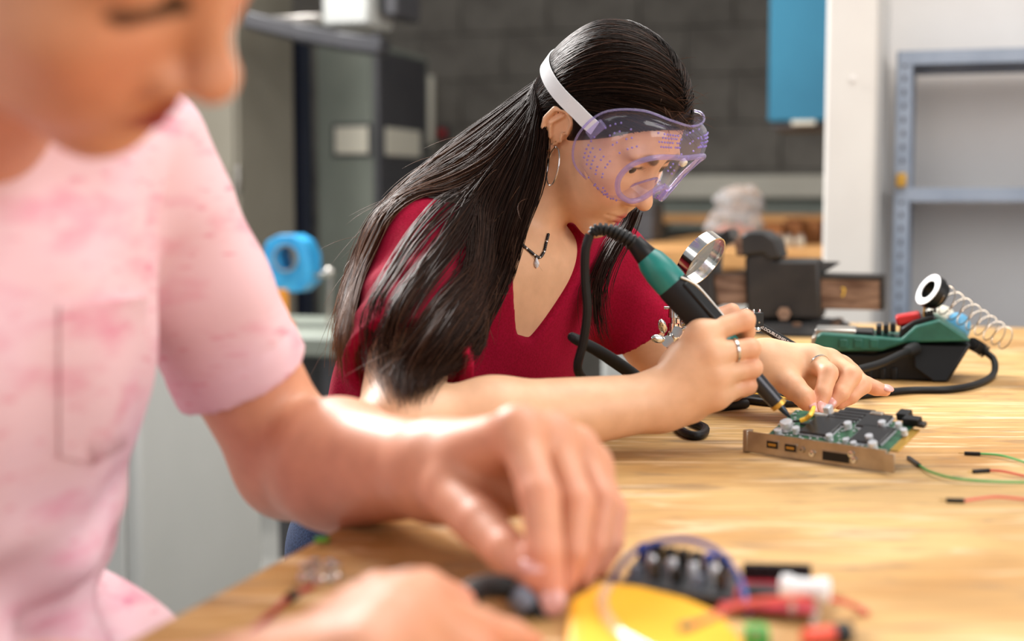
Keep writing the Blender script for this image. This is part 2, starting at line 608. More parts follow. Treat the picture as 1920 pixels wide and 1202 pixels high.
MB().rbox(uvz(PV(715, 0, 4.1))[0], uvz(PV(745, 0, 4.1))[0], 4.1, 4.3, PV(0, 60, 4.1)[2], PV(0, -60, 4.1)[2]).build('side_housing', M_dark, t, bevel=0.01)
# pale pipe cover and red knob on the block wall
a = PV(790, 142, VB - 0.05)
b = PV(813, 272, VB - 0.05)
t = thing('conduit_cover', 'cream upright conduit cover on the block wall near the red button', 'conduit', b)
MB().rbox(uvz(a)[0], uvz(b)[0], VB - 0.06, VB - 0.027, b[2], a[2]).build('cover', M_cream, t, bevel=0.008)
for zz in (a[2] - 0.05, b[2] + 0.05):
    MB().lathe(R(uvz(a)[0] / 2 + uvz(b)[0] / 2, VB - 0.06, zz), -VV, [(0.006, 0), (0.005, 0.003)], 10).build('screw', M_steel, t)
p = PV(832, 250, VB - 0.03)
t = thing('red_button', 'round red button box on the block wall beside the cream conduit', 'button', p)
MB().box(p, (0.045, 0.03, 0.06), (UV, VV, (0, 0, 1))).build('box', M_dark, t, bevel=0.004)
MB().lathe(p - VV * 0.015, -VV, [(0.018, 0), (0.018, 0.012), (0.012, 0.018), (0, 0.019)], 18).build('button_cap', M_red, t)

# light grey cabinet right behind the boy's arm
VG = 2.35
uR = uvz(PV(492, 950, VG + 0.5))[0]
t = thing('grey_cabinet', 'light grey steel cabinet standing behind the boy and his arm', 'cabinet', R(uR - 0.5, VG, 0))
zt2 = 0.735
MB().rbox(uR - 0.75, uR, VG, VG + 0.5, 0.0, zt2).build('body', M_lgrey, t, bevel=0.012)
MB().rbox(uR - 0.74, uR - 0.03, VG - 0.012, VG, 0.05, zt2 - 0.03).build('door', M_lgrey, t, bevel=0.006)

# side bench that carries the blue vise
VBV = 3.0
uL = uvz(PV(300, 600, VBV))[0]
uRr = uvz(PV(644, 600, VBV))[0]
zb = uvz(PV(560, 632, VBV))[2]
t = thing('side_bench', 'pale sage side bench under the small blue vise', 'workbench', R(uL, VBV, 0))
MB().rbox(uL, uRr, VBV, VBV + 0.55, zb - 0.045, zb).build('top', M_sage, t, bevel=0.006)
for (u, v) in ((uL + 0.1, VBV + 0.06), (uRr - 0.04, VBV + 0.06), (uL + 0.1, VBV + 0.5), (uRr - 0.04, VBV + 0.5)):
    MB().rbox(u - 0.03, u + 0.03, v - 0.03, v + 0.03, 0, zb - 0.045).build('leg', M_dark, t)
MB().rbox(uL + 0.1, uRr - 0.05, VBV + 0.47, VBV + 0.49, 0.1, zb - 0.045).build('back_panel', M_dark, t)

# blue vise
M_bluev = noisy('bright_blue_enamel', srgb(36, 142, 200), srgb(58, 164, 216), 30, 0.4)
M_orange = mat('orange_paint', srgb(222, 142, 40), 0.5)
vv = VBV + 0.22
p0 = PV(532, 632, vv)
u, v, _ = uvz(p0)
t = thing('blue_vise', 'small bright blue pipe vise with a round jaw opening and handle', 'vise', R(u, v, zb))
zc = PV(0, 492, vv)[2]
MB().lathe(R(u - 0.005, v, zb), (0, 0, 1), [(0.032, 0), (0.032, 0.012), (0.018, 0.022), (0.018, max(0.03, zc - zb - 0.055))], 18).build('stem', M_orange, t)
ztop = PV(0, 540, vv)[2]
bodym = MB()
s = 1.2e-3
ring = []
cx, cz = 537, 490
poly_o = [(492, 548), (490, 478), (500, 452), (522, 440), (548, 440), (568, 452), (580, 478), (580, 530), (560, 548)]
n = len(poly_o)
hole = [(cx + 17 * math.cos(a_), cz - 8 + 24 * math.sin(a_)) for a_ in [math.radians(115 + 40 * k_) for k_ in range(n)]]
# ring shaped body: outer outline joined with the opening, front and back
V3 = []
for dv in (0, 0.07):
    V3 += [PV(x_, y_, vv) + VV * dv for (x_, y_) in poly_o]
    hh = []
    for (x_, y_) in poly_o:
        an = math.atan2(y_ - cz, x_ - cx)
        hh.append(PV(cx + 17 * math.cos(an), cz - 6 + 25 * math.sin(an), vv) + VV * dv)
    V3 += hh
F3 = []
for k in range(n):
    j = (k + 1) % n
    F3 += [(k, j, n + j, n + k), (2 * n + k, 3 * n + k, 3 * n + j, 2 * n + j), (k, 2 * n + k, 2 * n + j, j), (n + k, n + j, 3 * n + j, 3 * n + k)]
MB().add(V3, F3).build('jaw_body', M_bluev, t, bevel=0.003)
MB().lathe(PV(cx, cz - 6, vv) - VV * 0.004, -VV, [(0.030, -0.004), (0.034, -0.004), (0.034, 0.004), (0.030, 0.004)], 24, closed=True).build('jaw_ring', M_steel, t)
pin = PV(584, 517, vv + 0.03)
MB().cyl(pin, PV(618, 513, vv + 0.03), 0.007).build('screw', M_steel, t)
MB().ball(PV(618, 510, vv + 0.03), 0.014).build('boss', M_steel, t)
MB().cyl(PV(620, 505, vv + 0.03), PV(616, 612, vv + 0.03), 0.0055).build('handle_bar', M_steel, t)
MB().ball(PV(616, 612, vv + 0.03), 0.008).build('handle_knob', M_steel, t)
MB().cyl(PV(536, 470, vv + 0.035), PV(530, 448, vv + 0.035), 0.012).build('jaw_screw', M_dark, t)

# ================================================================ the bench the pupils work at
M_table = bpy.data.materials.new('worn_oak')
M_table.use_nodes = True


def table_material():
    nt = M_table.node_tree
    N, Lk = nt.nodes, nt.links
    b = N['Principled BSDF']
    tc = N.new('ShaderNodeTexCoord')

    def noise(scale, stretch, detail=5, rot=0.0, dist=0.0):
        mp = N.new('ShaderNodeMapping')
        mp.inputs['Scale'].default_value = stretch
        mp.inputs['Rotation'].default_value = (0, 0, rot)
        nz = N.new('ShaderNodeTexNoise')
        nz.inputs['Scale'].default_value = scale
        nz.inputs['Detail'].default_value = detail
        nz.inputs['Distortion'].default_value = dist
        Lk.new(tc.outputs['Object'], mp.inputs[0])
        Lk.new(mp.outputs[0], nz.inputs[0])
        return nz.outputs[0]

    def ramp(src, p0, c0, p1, c1):
        r = N.new('ShaderNodeValToRGB')
        r.color_ramp.elements[0].position = p0
        r.color_ramp.elements[0].color = (*c0, 1)
        r.color_ramp.elements[1].position = p1
        r.color_ramp.elements[1].color = (*c1, 1)
        Lk.new(src, r.inputs[0])
        return r.outputs[0]

    def mix(f, a, c, typ='MIX'):
        m = N.new('ShaderNodeMix')
        m.data_type = 'RGBA'
        m.blend_type = typ
        if isinstance(f, float):
            m.inputs[0].default_value = f
        else:
            Lk.new(f, m.inputs[0])
        Lk.new(a, m.inputs[6])
        if isinstance(c, tuple):
            m.inputs[7].default_value = (*c, 1)
        else:
            Lk.new(c, m.inputs[7])
        return m.outputs[2]

    big = noise(4.0, (1, 1, 1), 6, AX, 0.6)
    base = ramp(big, 0.36, srgb(168, 121, 64), 0.60, srgb(206, 166, 108))
    grain = noise(14, (1.2, 14, 1), 6, AX + 0.25, 0.4)
    g = ramp(grain, 0.38, (0.55, 0.55, 0.55), 0.6, (1, 1, 1))
    col = mix(0.45, base, g, 'MULTIPLY')
    # pale scuffs and grey scratches
    scuff = noise(7, (1, 5, 1), 8, AX + 0.4, 1.5)
    col = mix(ramp(scuff, 0.56, (0, 0, 0), 0.66, (0.55, 0.55, 0.55)), col, srgb(224, 190, 148))
    grey = noise(11, (1, 4, 1), 8, AX - 0.2, 1.0)
    col = mix(ramp(grey, 0.55, (0, 0, 0), 0.68, (0.7, 0.7, 0.7)), col, srgb(128, 104, 78))
    for rot, sc in ((0.5, 60), (-0.3, 75), (1.2, 66)):
        s_ = noise(sc, (0.06, 1, 1), 3, AX + rot)
        col = mix(ramp(s_, 0.66, (0, 0, 0), 0.70, (0.45, 0.45, 0.45)), col, srgb(236, 212, 178))
        s_ = noise(sc * 1.2, (0.05, 1, 1), 3, AX + rot + 0.7)
        col = mix(ramp(s_, 0.69, (0, 0, 0), 0.73, (0.5, 0.5, 0.5)), col, srgb(110, 80, 50))
    Lk.new(col, b.inputs['Base Color'])
    b.inputs['Roughness'].default_value = 0.52
    b.inputs['Specular IOR Level'].default_value = 0.3
    bp = N.new('ShaderNodeBump')
    bp.inputs['Strength'].default_value = 0.15
    bp.inputs['Distance'].default_value = 0.001
    Lk.new(grain, bp.inputs['Height'])
    Lk.new(bp.outputs[0], b.inputs['Normal'])


table_material()
e0 = TB(616, 996)
ue = uvz(e0)[0]
vf = uvz(TB(1600, 606))[1]
tb = thing('workbench', 'scratched honey-coloured wooden workbench in the foreground', 'workbench', R(ue, 0, 0))
MB().rbox(ue, ue + 1.6, -0.6, vf, TABLE_Z - 0.045, TABLE_Z).build('bench_top', M_table, tb, bevel=0.006, seg=3)
for (u, v) in ((ue + 0.3, vf - 0.12), (ue + 1.5, vf - 0.12), (ue + 0.3, -0.45), (ue + 1.5, -0.45)):
    MB().rbox(u - 0.04, u + 0.04, v - 0.04, v + 0.04, 0, TABLE_Z - 0.045).build('leg', M_wood2, tb, bevel=0.003)
MB().rbox(ue + 0.3, ue + 1.5, vf - 0.14, vf - 0.11, TABLE_Z - 0.16, TABLE_Z - 0.045).build('apron', M_wood2, tb)
MB().rbox(ue + 0.3, ue + 1.5, -0.46, -0.43, TABLE_Z - 0.16, TABLE_Z - 0.045).build('apron', M_wood2, tb)
# ================================================================ sculpting: signed distances, then a surface
def ell(c, r, A=None):
    c = np.array(c, float)
    r = np.array([r] * 3 if np.isscalar(r) else r, float)
    ir = 1 / r
    M = None if A is None else np.array(A, float)

    def f(p):
        q = p - c
        if M is not None:
            q = q @ M.T
        q = q * ir
        k0 = np.sqrt(np.einsum('ij,ij->i', q, q))
        q = q * ir
        k1 = np.sqrt(np.einsum('ij,ij->i', q, q)) + 1e-9
        return k0 * (k0 - 1) / k1
    f.lo, f.hi = c - r.max(), c + r.max()
    return f


def rc(a, b, ra, rb):
    a = np.array(a, float)
    b = np.array(b, float)
    ab = b - a
    L2 = ab @ ab + 1e-12

    def f(p):
        q = p - a
        t = np.clip((q @ ab) / L2, 0, 1)
        q = q - t[:, None] * ab
        return np.sqrt(np.einsum('ij,ij->i', q, q)) - (ra + (rb - ra) * t)
    m = max(ra, rb)
    f.lo, f.hi = np.minimum(a, b) - m, np.maximum(a, b) + m
    return f


def smin(a, b, k):
    h = np.maximum(k - np.abs(a - b), 0)
    return np.minimum(a, b) - h * h * (0.25 / k)


def smax(a, b, k):
    return -smin(-a, -b, k)


class Grp:
    """prims smoothly joined; each prim = (function, k) ; cuts = (function, k)"""

    def __init__(self, prims, cuts=(), pad=0.01, post=None, extra=None):
        self.prims = [(p if isinstance(p, tuple) else (p, 0.01)) for p in prims]
        self.cuts = list(cuts)
        self.post = post
        self.lo = np.min([p[0].lo for p in self.prims], 0) - pad
        self.hi = np.max([p[0].hi for p in self.prims], 0) + pad

    def __call__(self, p):
        d = None
        for f, k in self.prims:
            x = f(p)
            d = x if d is None else smin(d, x, k)
        for f, k in self.cuts:
            d = smax(d, -f(p), k)
        if self.post:
            d = self.post(p, d)
        return d


class Union:
    def __init__(self, groups, k=0.008):
        self.g = groups
        self.k = k
        self.lo = np.min([g.lo for g in groups], 0)
        self.hi = np.max([g.hi for g in groups], 0)

    def __call__(self, p, act=None):
        d = None
        for g in (self.g if act is None else act):
            x = g(p)
            d = x if d is None else smin(d, x, self.k)
        return d


def chain(pts, rad):
    return [rc(pts[i], pts[i + 1], rad[i], rad[i + 1]) for i in range(len(pts) - 1)]


class Hand:
    """palm joined with each finger on its own, fingers stay apart"""

    def __init__(self, palm, fingers, k=0.007, kp=0.014):
        self.palm = palm
        self.fingers = fingers
        self.k, self.kp = k, kp
        allp = palm + [s for f in fingers for s in f]
        self.lo = np.min([q.lo for q in allp], 0) - 0.01
        self.hi = np.max([q.hi for q in allp], 0) + 0.01

    def __call__(self, p):
        d = self.palm[0](p)
        for q in self.palm[1:]:
            d = smin(d, q(p), self.kp)
        out = d
        for f in self.fingers:
            e = f[0](p)
            for q in f[1:]:
                e = smin(e, q(p), 0.003)
            out = np.minimum(out, smin(d, e, self.k))
        return out


def surface(U, vox, B=12):
    lo = U.lo - 2 * vox
    n = np.ceil((U.hi + 2 * vox - lo) / vox).astype(int)
    nb = (n + B - 1) // B
    N = nb * B + 1
    D = np.ones(N, np.float32)
    ctr = (np.stack(np.meshgrid(*[np.arange(k) for k in nb], indexing='ij'), -1).reshape(-1, 3) + 0.5) * B * vox + lo
    half = B * vox / 2
    dc = np.concatenate([U(ctr[i:i + 200000]) for i in range(0, len(ctr), 200000)])
    idx = np.stack(np.meshgrid(*[np.arange(k) for k in nb], indexing='ij'), -1).reshape(-1, 3)
    loc = np.stack(np.meshgrid(*[np.arange(B + 1)] * 3, indexing='ij'), -1).reshape(-1, 3)
    for j in range(len(idx)):
        b = idx[j] * B
        s = (slice(b[0], b[0] + B + 1), slice(b[1], b[1] + B + 1), slice(b[2], b[2] + B + 1))
        if abs(dc[j]) > half * 2.1:
            if dc[j] < 0:
                D[s] = -1
            continue
        c = ctr[j]
        act = None
        if isinstance(U, Union):
            act = [g for g in U.g if np.all(g.lo < c + half * 1.3) and np.all(g.hi > c - half * 1.3)]
            if not act:
                continue
        pts = (b + loc) * vox + lo
        d = U(pts, act) if act is not None else U(pts)
        D[s] = d.reshape(B + 1, B + 1, B + 1)
    neg = D < 0
    # surface nets
    c = neg[:-1, :-1, :-1].astype(np.int8)
    tot = np.zeros(c.shape, np.int8)
    for i in (0, 1):
        for j in (0, 1):
            for k in (0, 1):
                tot += neg[i:N[0] - 1 + i, j:N[1] - 1 + j, k:N[2] - 1 + k]
    mask = (tot > 0) & (tot < 8)
    cells = np.argwhere(mask)
    sh = mask.shape
    flat = np.ravel_multi_index(cells.T, sh)
    corner = {}
    for i in (0, 1):
        for j in (0, 1):
            for k in (0, 1):
                corner[(i, j, k)] = D[cells[:, 0] + i, cells[:, 1] + j, cells[:, 2] + k]
    acc = np.zeros((len(cells), 3))
    cnt = np.zeros(len(cells))
    cs = list(corner)
    for x in range(8):
        for y in range(x + 1, 8):
            a, b = cs[x], cs[y]
            if sum(abs(a[q] - b[q]) for q in range(3)) != 1:
                continue
            da, db = corner[a], corner[b]
            m = (da < 0) != (db < 0)
            t = np.where(m, da / np.where(m, da - db, 1), 0)
            pa, pb = np.array(a, float), np.array(b, float)
            acc += np.where(m[:, None], pa + t[:, None] * (pb - pa), 0)
            cnt += m
    verts = (cells + acc / cnt[:, None]) * vox + lo
    quads = []
    for ax in range(3):
        s0 = [slice(1, -1)] * 3
        s0[ax] = slice(0, -1)
        s1 = list(s0)
        s1[ax] = slice(1, None)
        A_, B_ = neg[tuple(s0)], neg[tuple(s1)]
        e = np.argwhere(A_ != B_)
        if not len(e):
            continue
        inside = A_[tuple(e.T)]
        base = e + 1
        base[:, ax] -= 1
        o1, o2 = [q for q in range(3) if q != ax]
        q4 = []
        for (i, j) in ((0, 0), (1, 0), (1, 1), (0, 1)):
            cc = base.copy()
            cc[:, o1] -= 1 - i
            cc[:, o2] -= 1 - j
            q4.append(np.searchsorted(flat, np.ravel_multi_index(cc.T, sh)))
        q4 = np.stack(q4, 1)
        flip = inside if ax != 1 else ~inside
        q4 = np.where(flip[:, None], q4, q4[:, ::-1])
        quads.append(q4)
    return verts, np.concatenate(quads)


def relax(v, q, it=2, lam=0.5):
    e = np.concatenate([q[:, [0, 1]], q[:, [1, 2]], q[:, [2, 3]], q[:, [3, 0]]])
    e = np.concatenate([e, e[:, ::-1]])
    n = len(v)
    deg = np.bincount(e[:, 0], minlength=n)[:, None]
    for _ in range(it):
        for l_ in (lam, -lam * 1.04):
            s = np.stack([np.bincount(e[:, 0], v[e[:, 1], k], n) for k in range(3)], 1)
            v = v + l_ * (s / np.maximum(deg, 1) - v)
    return v


def mesh_obj(name, v, q, m, parent=None, colors=None):
    me = bpy.data.meshes.new(name)
    me.vertices.add(len(v))
    me.vertices.foreach_set('co', np.asarray(v, np.float32).ravel())
    nl = q.shape[1]
    me.loops.add(q.size)
    me.loops.foreach_set('vertex_index', q.ravel().astype(np.int32))
    me.polygons.add(len(q))
    me.polygons.foreach_set('loop_start', np.arange(0, q.size, nl, dtype=np.int32))
    me.polygons.foreach_set('loop_total', np.full(len(q), nl, np.int32))
    me.update(calc_edges=True)
    me.validate()
    if colors is not None:
        a = me.color_attributes.new('Col', 'FLOAT_COLOR', 'POINT')
        a.data.foreach_set('color', np.concatenate([colors, np.ones((len(v), 1))], 1).astype(np.float32).ravel())
    return link(name, me, m, parent, angle=0)


def sculpt(name, U, vox, m, parent=None, color=None, it=2):
    v, q = surface(U, vox)
    v = relax(v, q, it)
    return mesh_obj(name, v, q, m, parent, None if color is None else color(v))


def skin_material(name, rough=0.48):
    m = mat(name, (0.6, 0.4, 0.3), rough, Subsurface_Weight=0.12, Subsurface_Scale=0.006, Specular_IOR_Level=0.42)
    nt = m.node_tree
    N, Lk = nt.nodes, nt.links
    b = N['Principled BSDF']
    b.inputs['Subsurface Radius'].default_value = (1.0, 0.35, 0.2)
    at = N.new('ShaderNodeAttribute')
    at.attribute_name = 'Col'
    tc = N.new('ShaderNodeTexCoord')
    nz = N.new('ShaderNodeTexNoise')
    nz.inputs['Scale'].default_value = 60
    nz.inputs['Detail'].default_value = 5
    Lk.new(tc.outputs['Object'], nz.inputs[0])
    rp = N.new('ShaderNodeValToRGB')
    rp.color_ramp.elements[0].position = 0.3
    rp.color_ramp.elements[0].color = (0.86, 0.82, 0.80, 1)
    rp.color_ramp.elements[1].position = 0.7
    rp.color_ramp.elements[1].color = (1.06, 1.05, 1.04, 1)
    Lk.new(nz.outputs[0], rp.inputs[0])
    mx = N.new('ShaderNodeMix')
    mx.data_type = 'RGBA'
    mx.blend_type = 'MULTIPLY'
    mx.inputs[0].default_value = 0.6
    Lk.new(at.outputs[0], mx.inputs[6])
    Lk.new(rp.outputs[0], mx.inputs[7])
    Lk.new(mx.outputs[2], b.inputs['Base Color'])
    n2 = N.new('ShaderNodeTexNoise')
    n2.inputs['Scale'].default_value = 900
    Lk.new(tc.outputs['Object'], n2.inputs[0])
    bp = N.new('ShaderNodeBump')
    bp.inputs['Strength'].default_value = 0.12
    bp.inputs['Distance'].default_value = 0.0006
    Lk.new(n2.outputs[0], bp.inputs['Height'])
    Lk.new(bp.outputs[0], b.inputs['Normal'])
    return m


def head_axes(yaw, pitch, roll):
    a, p, r = map(math.radians, (yaw, pitch, roll))
    Fv = np.array([math.cos(p) * math.cos(a), -math.cos(p) * math.sin(a), -math.sin(p)])
    Up = np.array([math.sin(p) * math.cos(a), -math.sin(p) * math.sin(a), math.cos(p)])
    Lf = np.cross(Up, Fv)
    c, s = math.cos(r), math.sin(r)
    return np.stack([c * Lf + s * Up, Fv, c * Up - s * Lf])


class Head:
    """a head in its own frame: x left, y forward, z up, origin between the ears"""

    def __init__(self, o, ax, s, male=False):
        self.o, self.ax, self.s, self.male = np.array(o, float), ax, s, male
        self.lo = self.o - 0.15 * s
        self.hi = self.o + 0.15 * s
        m = male
        jw = 0.006 if m else 0.0
        self.base = [(ell((0, -0.010, 0.043), (0.074, 0.086, 0.080)), 0.02),
                     (ell((0, 0.036, 0.050), (0.058, 0.050, 0.052)), 0.03),
                     (ell((0, 0.042, -0.008), (0.0585, 0.052, 0.066)), 0.025),
                     (ell((0, 0.040, -0.052 + (0.008 if m else 0)), (0.047 + jw, 0.049, 0.045)), 0.025),
                     (ell((0, 0.075, -0.083 + (0.008 if m else 0)), (0.020 + jw * .7, 0.016, 0.015)), 0.022),
                     (ell((0, -0.03, -0.03), (0.055, 0.05, 0.06)), 0.03)]
        self.side = [(ell((0.040, 0.058, -0.004), (0.024, 0.024, 0.021)), 0.02),
                     (ell((0.030, 0.064, -0.030), (0.020, 0.020, 0.022)), 0.02),
                     (ell((0.026, 0.078, 0.041), (0.026, 0.012, 0.010)), 0.014)]

    def local(self, p):
        return (p - self.o) @ self.ax.T / self.s

    def world(self, q):
        return self.o + (np.array(q, float) * self.s) @ self.ax

    def __call__(self, p):
        q = self.local(p)
        d = self.base[0][0](q)
        for f, k in self.base[1:]:
            d = smin(d, f(q), k)
        a = q.copy()
        a[:, 0] = np.abs(a[:, 0])
        for f, k in self.side:
            d = smin(d, f(a), k)
        # eye sockets and lids
        d = smax(d, -ell((0.031, 0.101, 0.024), (0.020, 0.020, 0.013))(a), 0.014)
        lid = ell((0.031, 0.0735, 0.0235), (0.0152, 0.0135, 0.0125))(a)
        d = smin(d, lid, 0.005)
        if not self.male:
            d = smax(d, -ell((0.031, 0.090, 0.0205), (0.0125, 0.010, 0.0036))(a), 0.0015)
        else:
            d = smax(d, -ell((0.031, 0.090, 0.017), (0.0130, 0.008, 0.0012))(a), 0.001)
        # nose
        w = 1.14 if self.male else 1.0
        nz = rc((0, 0.0825, 0.032), (0, 0.1035, -0.006), 0.0075, 0.0085)(a)
        nz = smin(nz, ell((0, 0.1075, -0.0125), (0.0108 * w, 0.0105, 0.0098))(a), 0.008)
        nz = smin(nz, ell((0.0118 * w, 0.0965, -0.0175), (0.0078, 0.0092, 0.0072))(a), 0.005)
        d = smin(d, nz, 0.010)
        d = smax(d, -ell((0.0068, 0.1025, -0.0245), (0.0038, 0.0058, 0.0034))(a), 0.003)
        # mouth
        up = rc((0, 0.0945, -0.0435), (0.0205, 0.0835, -0.0475), 0.0058, 0.0030)(a)
        lw = rc((0, 0.0925, -0.0535), (0.0180, 0.0825, -0.0495), 0.0066, 0.0034)(a)
        lips = smin(up, lw, 0.003)
        d = smin(d, lips, 0.007)
        d = smax(d, -rc((0, 0.1010, -0.0485), (0.0235, 0.0885, -0.0486), 0.0017, 0.0012)(a), 0.0025)
        d = smax(d, -ell((0, 0.098, -0.0665), (0.018, 0.0065, 0.005))(a), 0.010)
        # ear
        ea = np.array([[0.45, -0.88, 0.1], [0.88, 0.45, -0.18], [0.10, 0.18, 0.98]])
        e = ell((0.0722, -0.013, 0.000), (0.0022, 0.0165, 0.030), np.stack([nrmz((0.88, 0.46, 0.0)), nrmz((-0.46, 0.88, 0.15)), nrmz((0.06, -0.13, 0.98))]))(a)
        rim = None
        pts = [(0.070, 0.004, 0.006), (0.074, 0.002, 0.022), (0.079, -0.010, 0.0295), (0.083, -0.023, 0.022), (0.083, -0.026, 0.004), (0.079, -0.020, -0.014), (0.0735, -0.008, -0.026), (0.0700, 0.000, -0.024)]
        rr = [0.0025, 0.0028, 0.0032, 0.0034, 0.0032, 0.0034, 0.0050, 0.0030]
        for i in range(len(pts) - 1):
            x = rc(pts[i], pts[i + 1], rr[i], rr[i + 1])(a)
            rim = x if rim is None else np.minimum(rim, x)
        for pa, pb in (((0.076, -0.012, 0.020), (0.080, -0.018, 0.004)), ((0.080, -0.018, 0.004), (0.0755, -0.010, -0.012)), ((0.0715, 0.003, -0.006), (0.0735, 0.000, 0.002))):
            rim = np.minimum(rim, rc(pa, pb, 0.0022, 0.0026)(a))
        ear = smin(e, rim, 0.003)
        ear = smax(ear, -ell((0.0830, -0.006, -0.002), (0.0075, 0.007, 0.0085))(a), 0.003)
        d = smin(d, ear, 0.004)
        return d * self.s


def blend_color(col, w, c2):
    w = np.clip(w, 0, 1)[:, None]
    return col * (1 - w) + np.array(c2) * w


def sstep(x, a, b):
    t = np.clip((x - a) / (b - a), 0, 1)
    return t * t * (3 - 2 * t)


def face_colors(h, v, col, lip, dark, cheek):
    q = h.local(v)
    a = q.copy()
    a[:, 0] = np.abs(a[:, 0])
    near = np.abs(q).max(1) < 0.14
    up = rc((0, 0.0950, -0.0440), (0.0200, 0.0840, -0.0475), 0.0056, 0.0022)(a)
    lw = rc((0, 0.0930, -0.0535), (0.0170, 0.0830, -0.0500), 0.0066, 0.0030)(a)
    l_ = np.minimum(up, lw)
    ck = ell((0.036, 0.075, -0.012), 0.024)(a)
    col = blend_color(col, (1 - sstep(ck, -0.02, 0.014)) * 0.35 * near, cheek)
    ns = ell((0, 0.105, -0.014), 0.014)(a)
    col = blend_color(col, (1 - sstep(ns, -0.01, 0.006)) * 0.3 * near, cheek)
    col = blend_color(col, (1 - sstep(l_, 0.0005, 0.0035) if h.male else 1 - sstep(l_, -0.0006, 0.0014)) * near, lip)
    # brows
    br = None
    for pa, pb in (((0.014, 0.092, 0.0395), (0.028, 0.090, 0.044)), ((0.028, 0.090, 0.044), (0.045, 0.079, 0.0405))):
        x = rc(pa, pb, 0.0040, 0.0030)(a)
        br = x if br is None else np.minimum(br, x)
    br = np.where(q[:, 1] > 0.05, br, 1)
    col = blend_color(col, (1 - sstep(br, 0.0005, 0.004)) * 0.85 * near, dark)
    # lash line
    if h.male:
        ls = ell((0.031, 0.088, 0.0185), (0.0190, 0.014, 0.0058))(a)
    else:
        ls = ell((0.031, 0.088, 0.0242), (0.0140, 0.010, 0.0018))(a)
    col = blend_color(col, (1 - sstep(ls, 0.0, 0.0022)) * 0.9 * near, dark)
    # nostril
    nn = ell((0.0068, 0.1025, -0.0245), (0.0034, 0.0052, 0.003))(a)
    return col
# ================================================================ the girl
def px(*t):
    return [P(*q) for q in t]


G_HEAD = Head((0.0868, 1.48, CAM_Z + 0.0630), head_axes(36, 44.0, 3.0), 0.835)
gN = P(975, 452, 1.505)
gShR = P(800, 478, 1.40)
gShL = P(1132, 500, 1.585)
gHip = P(690, 1000, 1.55)
gElR = P(742, 818, 1.185)
gWrR = P(1238, 752, 1.275)
gElL = P(1275, 715, 1.62)
gWrL = P(1436, 684, 1.478)
gSp = nrmz(gN - gHip)
gLat = gShL - gShR
gLat = nrmz(gLat - gSp * (gLat @ gSp))
gFr = np.cross(gLat, gSp)
gFrame = np.stack([gLat, gFr, gSp])


def gT(l, f, s):
    return gN + gLat * l + gFr * f + gSp * s


def arm(sh, el, wr, r):
    """round upper arm and forearm with a fuller muscle near the elbow"""
    return [(rc(sh, el, r[0], r[1]), 0.02), (rc(el, el + (wr - el) * 0.35, r[1], r[2]), 0.02), (rc(el + (wr - el) * 0.35, wr, r[2], r[3]), 0.02)]


# right hand round the soldering iron
r_f = dict(
    index=px((1314, 628, 1.272), (1396, 600, 1.280), (1398, 622, 1.302), (1372, 632, 1.312)),
    middle=px((1332, 664, 1.264), (1406, 654, 1.272), (1402, 664, 1.296), (1378, 668, 1.306)),
    ring=px((1340, 704, 1.264), (1410, 690, 1.272), (1403, 699, 1.295), (1380, 702, 1.305)),
    pinky=px((1340, 740, 1.268), (1402, 722, 1.277), (1394, 728, 1.297), (1374, 732, 1.305)),
    thumb=px((1262, 690, 1.296), (1306, 636, 1.316), (1342, 600, 1.326), (1372, 584, 1.328)))
rad = dict(index=(0.0112, 0.0096, 0.0086, 0.0070), middle=(0.0112, 0.0097, 0.0088, 0.0072), ring=(0.0108, 0.0094, 0.0085, 0.0070),
           pinky=(0.0100, 0.0086, 0.0076, 0.0062), thumb=(0.014, 0.0118, 0.0102, 0.0080))
palmR = [rc(gWrR, r_f['index'][0], 0.021, 0.0115), rc(gWrR, r_f['middle'][0], 0.021, 0.0130), rc(gWrR, r_f['ring'][0], 0.021, 0.0130), rc(gWrR, r_f['pinky'][0], 0.021, 0.0125),
         ell(P(1292, 752, 1.284), 0.020), ell(P(1280, 670, 1.290), 0.0155), ell(P(1300, 700, 1.288), 0.022), rc(r_f['index'][0], r_f['pinky'][0], 0.010, 0.010)]
handR = Hand(palmR, [chain(r_f[k], rad[k]) for k in r_f], k=0.008)

# left hand holding the yellow wire
l_f = dict(
    index=px((1522, 673, 1.478), (1553, 700, 1.448), (1543, 737, 1.436), (1537, 762, 1.430)),
    middle=px((1554, 678, 1.490), (1597, 704, 1.462), (1576, 738, 1.450), (1558, 756, 1.446)),
    ring=px((1576, 690, 1.502), (1616, 722, 1.475), (1594, 742, 1.464), (1574, 756, 1.462)),
    pinky=px((1590, 704, 1.512), (1626, 722, 1.505), (1642, 728, 1.503), (1660, 733, 1.502)),
    thumb=px((1462, 706, 1.462), (1488, 726, 1.444), (1508, 745, 1.434), (1520, 765, 1.430)))
rad2 = dict(index=(0.0112, 0.0100, 0.0086, 0.0066), middle=(0.0112, 0.0100, 0.0088, 0.0070), ring=(0.0108, 0.0098, 0.0086, 0.0070),
            pinky=(0.0098, 0.0084, 0.0076, 0.0060), thumb=(0.0150, 0.0125, 0.0108, 0.0076))
palmL = [rc(gWrL, l_f['index'][0], 0.020, 0.0125), rc(gWrL, l_f['middle'][0], 0.020, 0.0125), rc(gWrL, l_f['ring'][0], 0.020, 0.0120), rc(gWrL, l_f['pinky'][0], 0.020, 0.0115),
         ell(P(1470, 700, 1.468), 0.018), ell(P(1520, 712, 1.500), (0.02, 0.02, 0.014)), rc(l_f['index'][0], l_f['pinky'][0], 0.010, 0.010)]
handL = Hand(palmL, [chain(l_f[k], rad2[k]) for k in l_f], k=0.007)

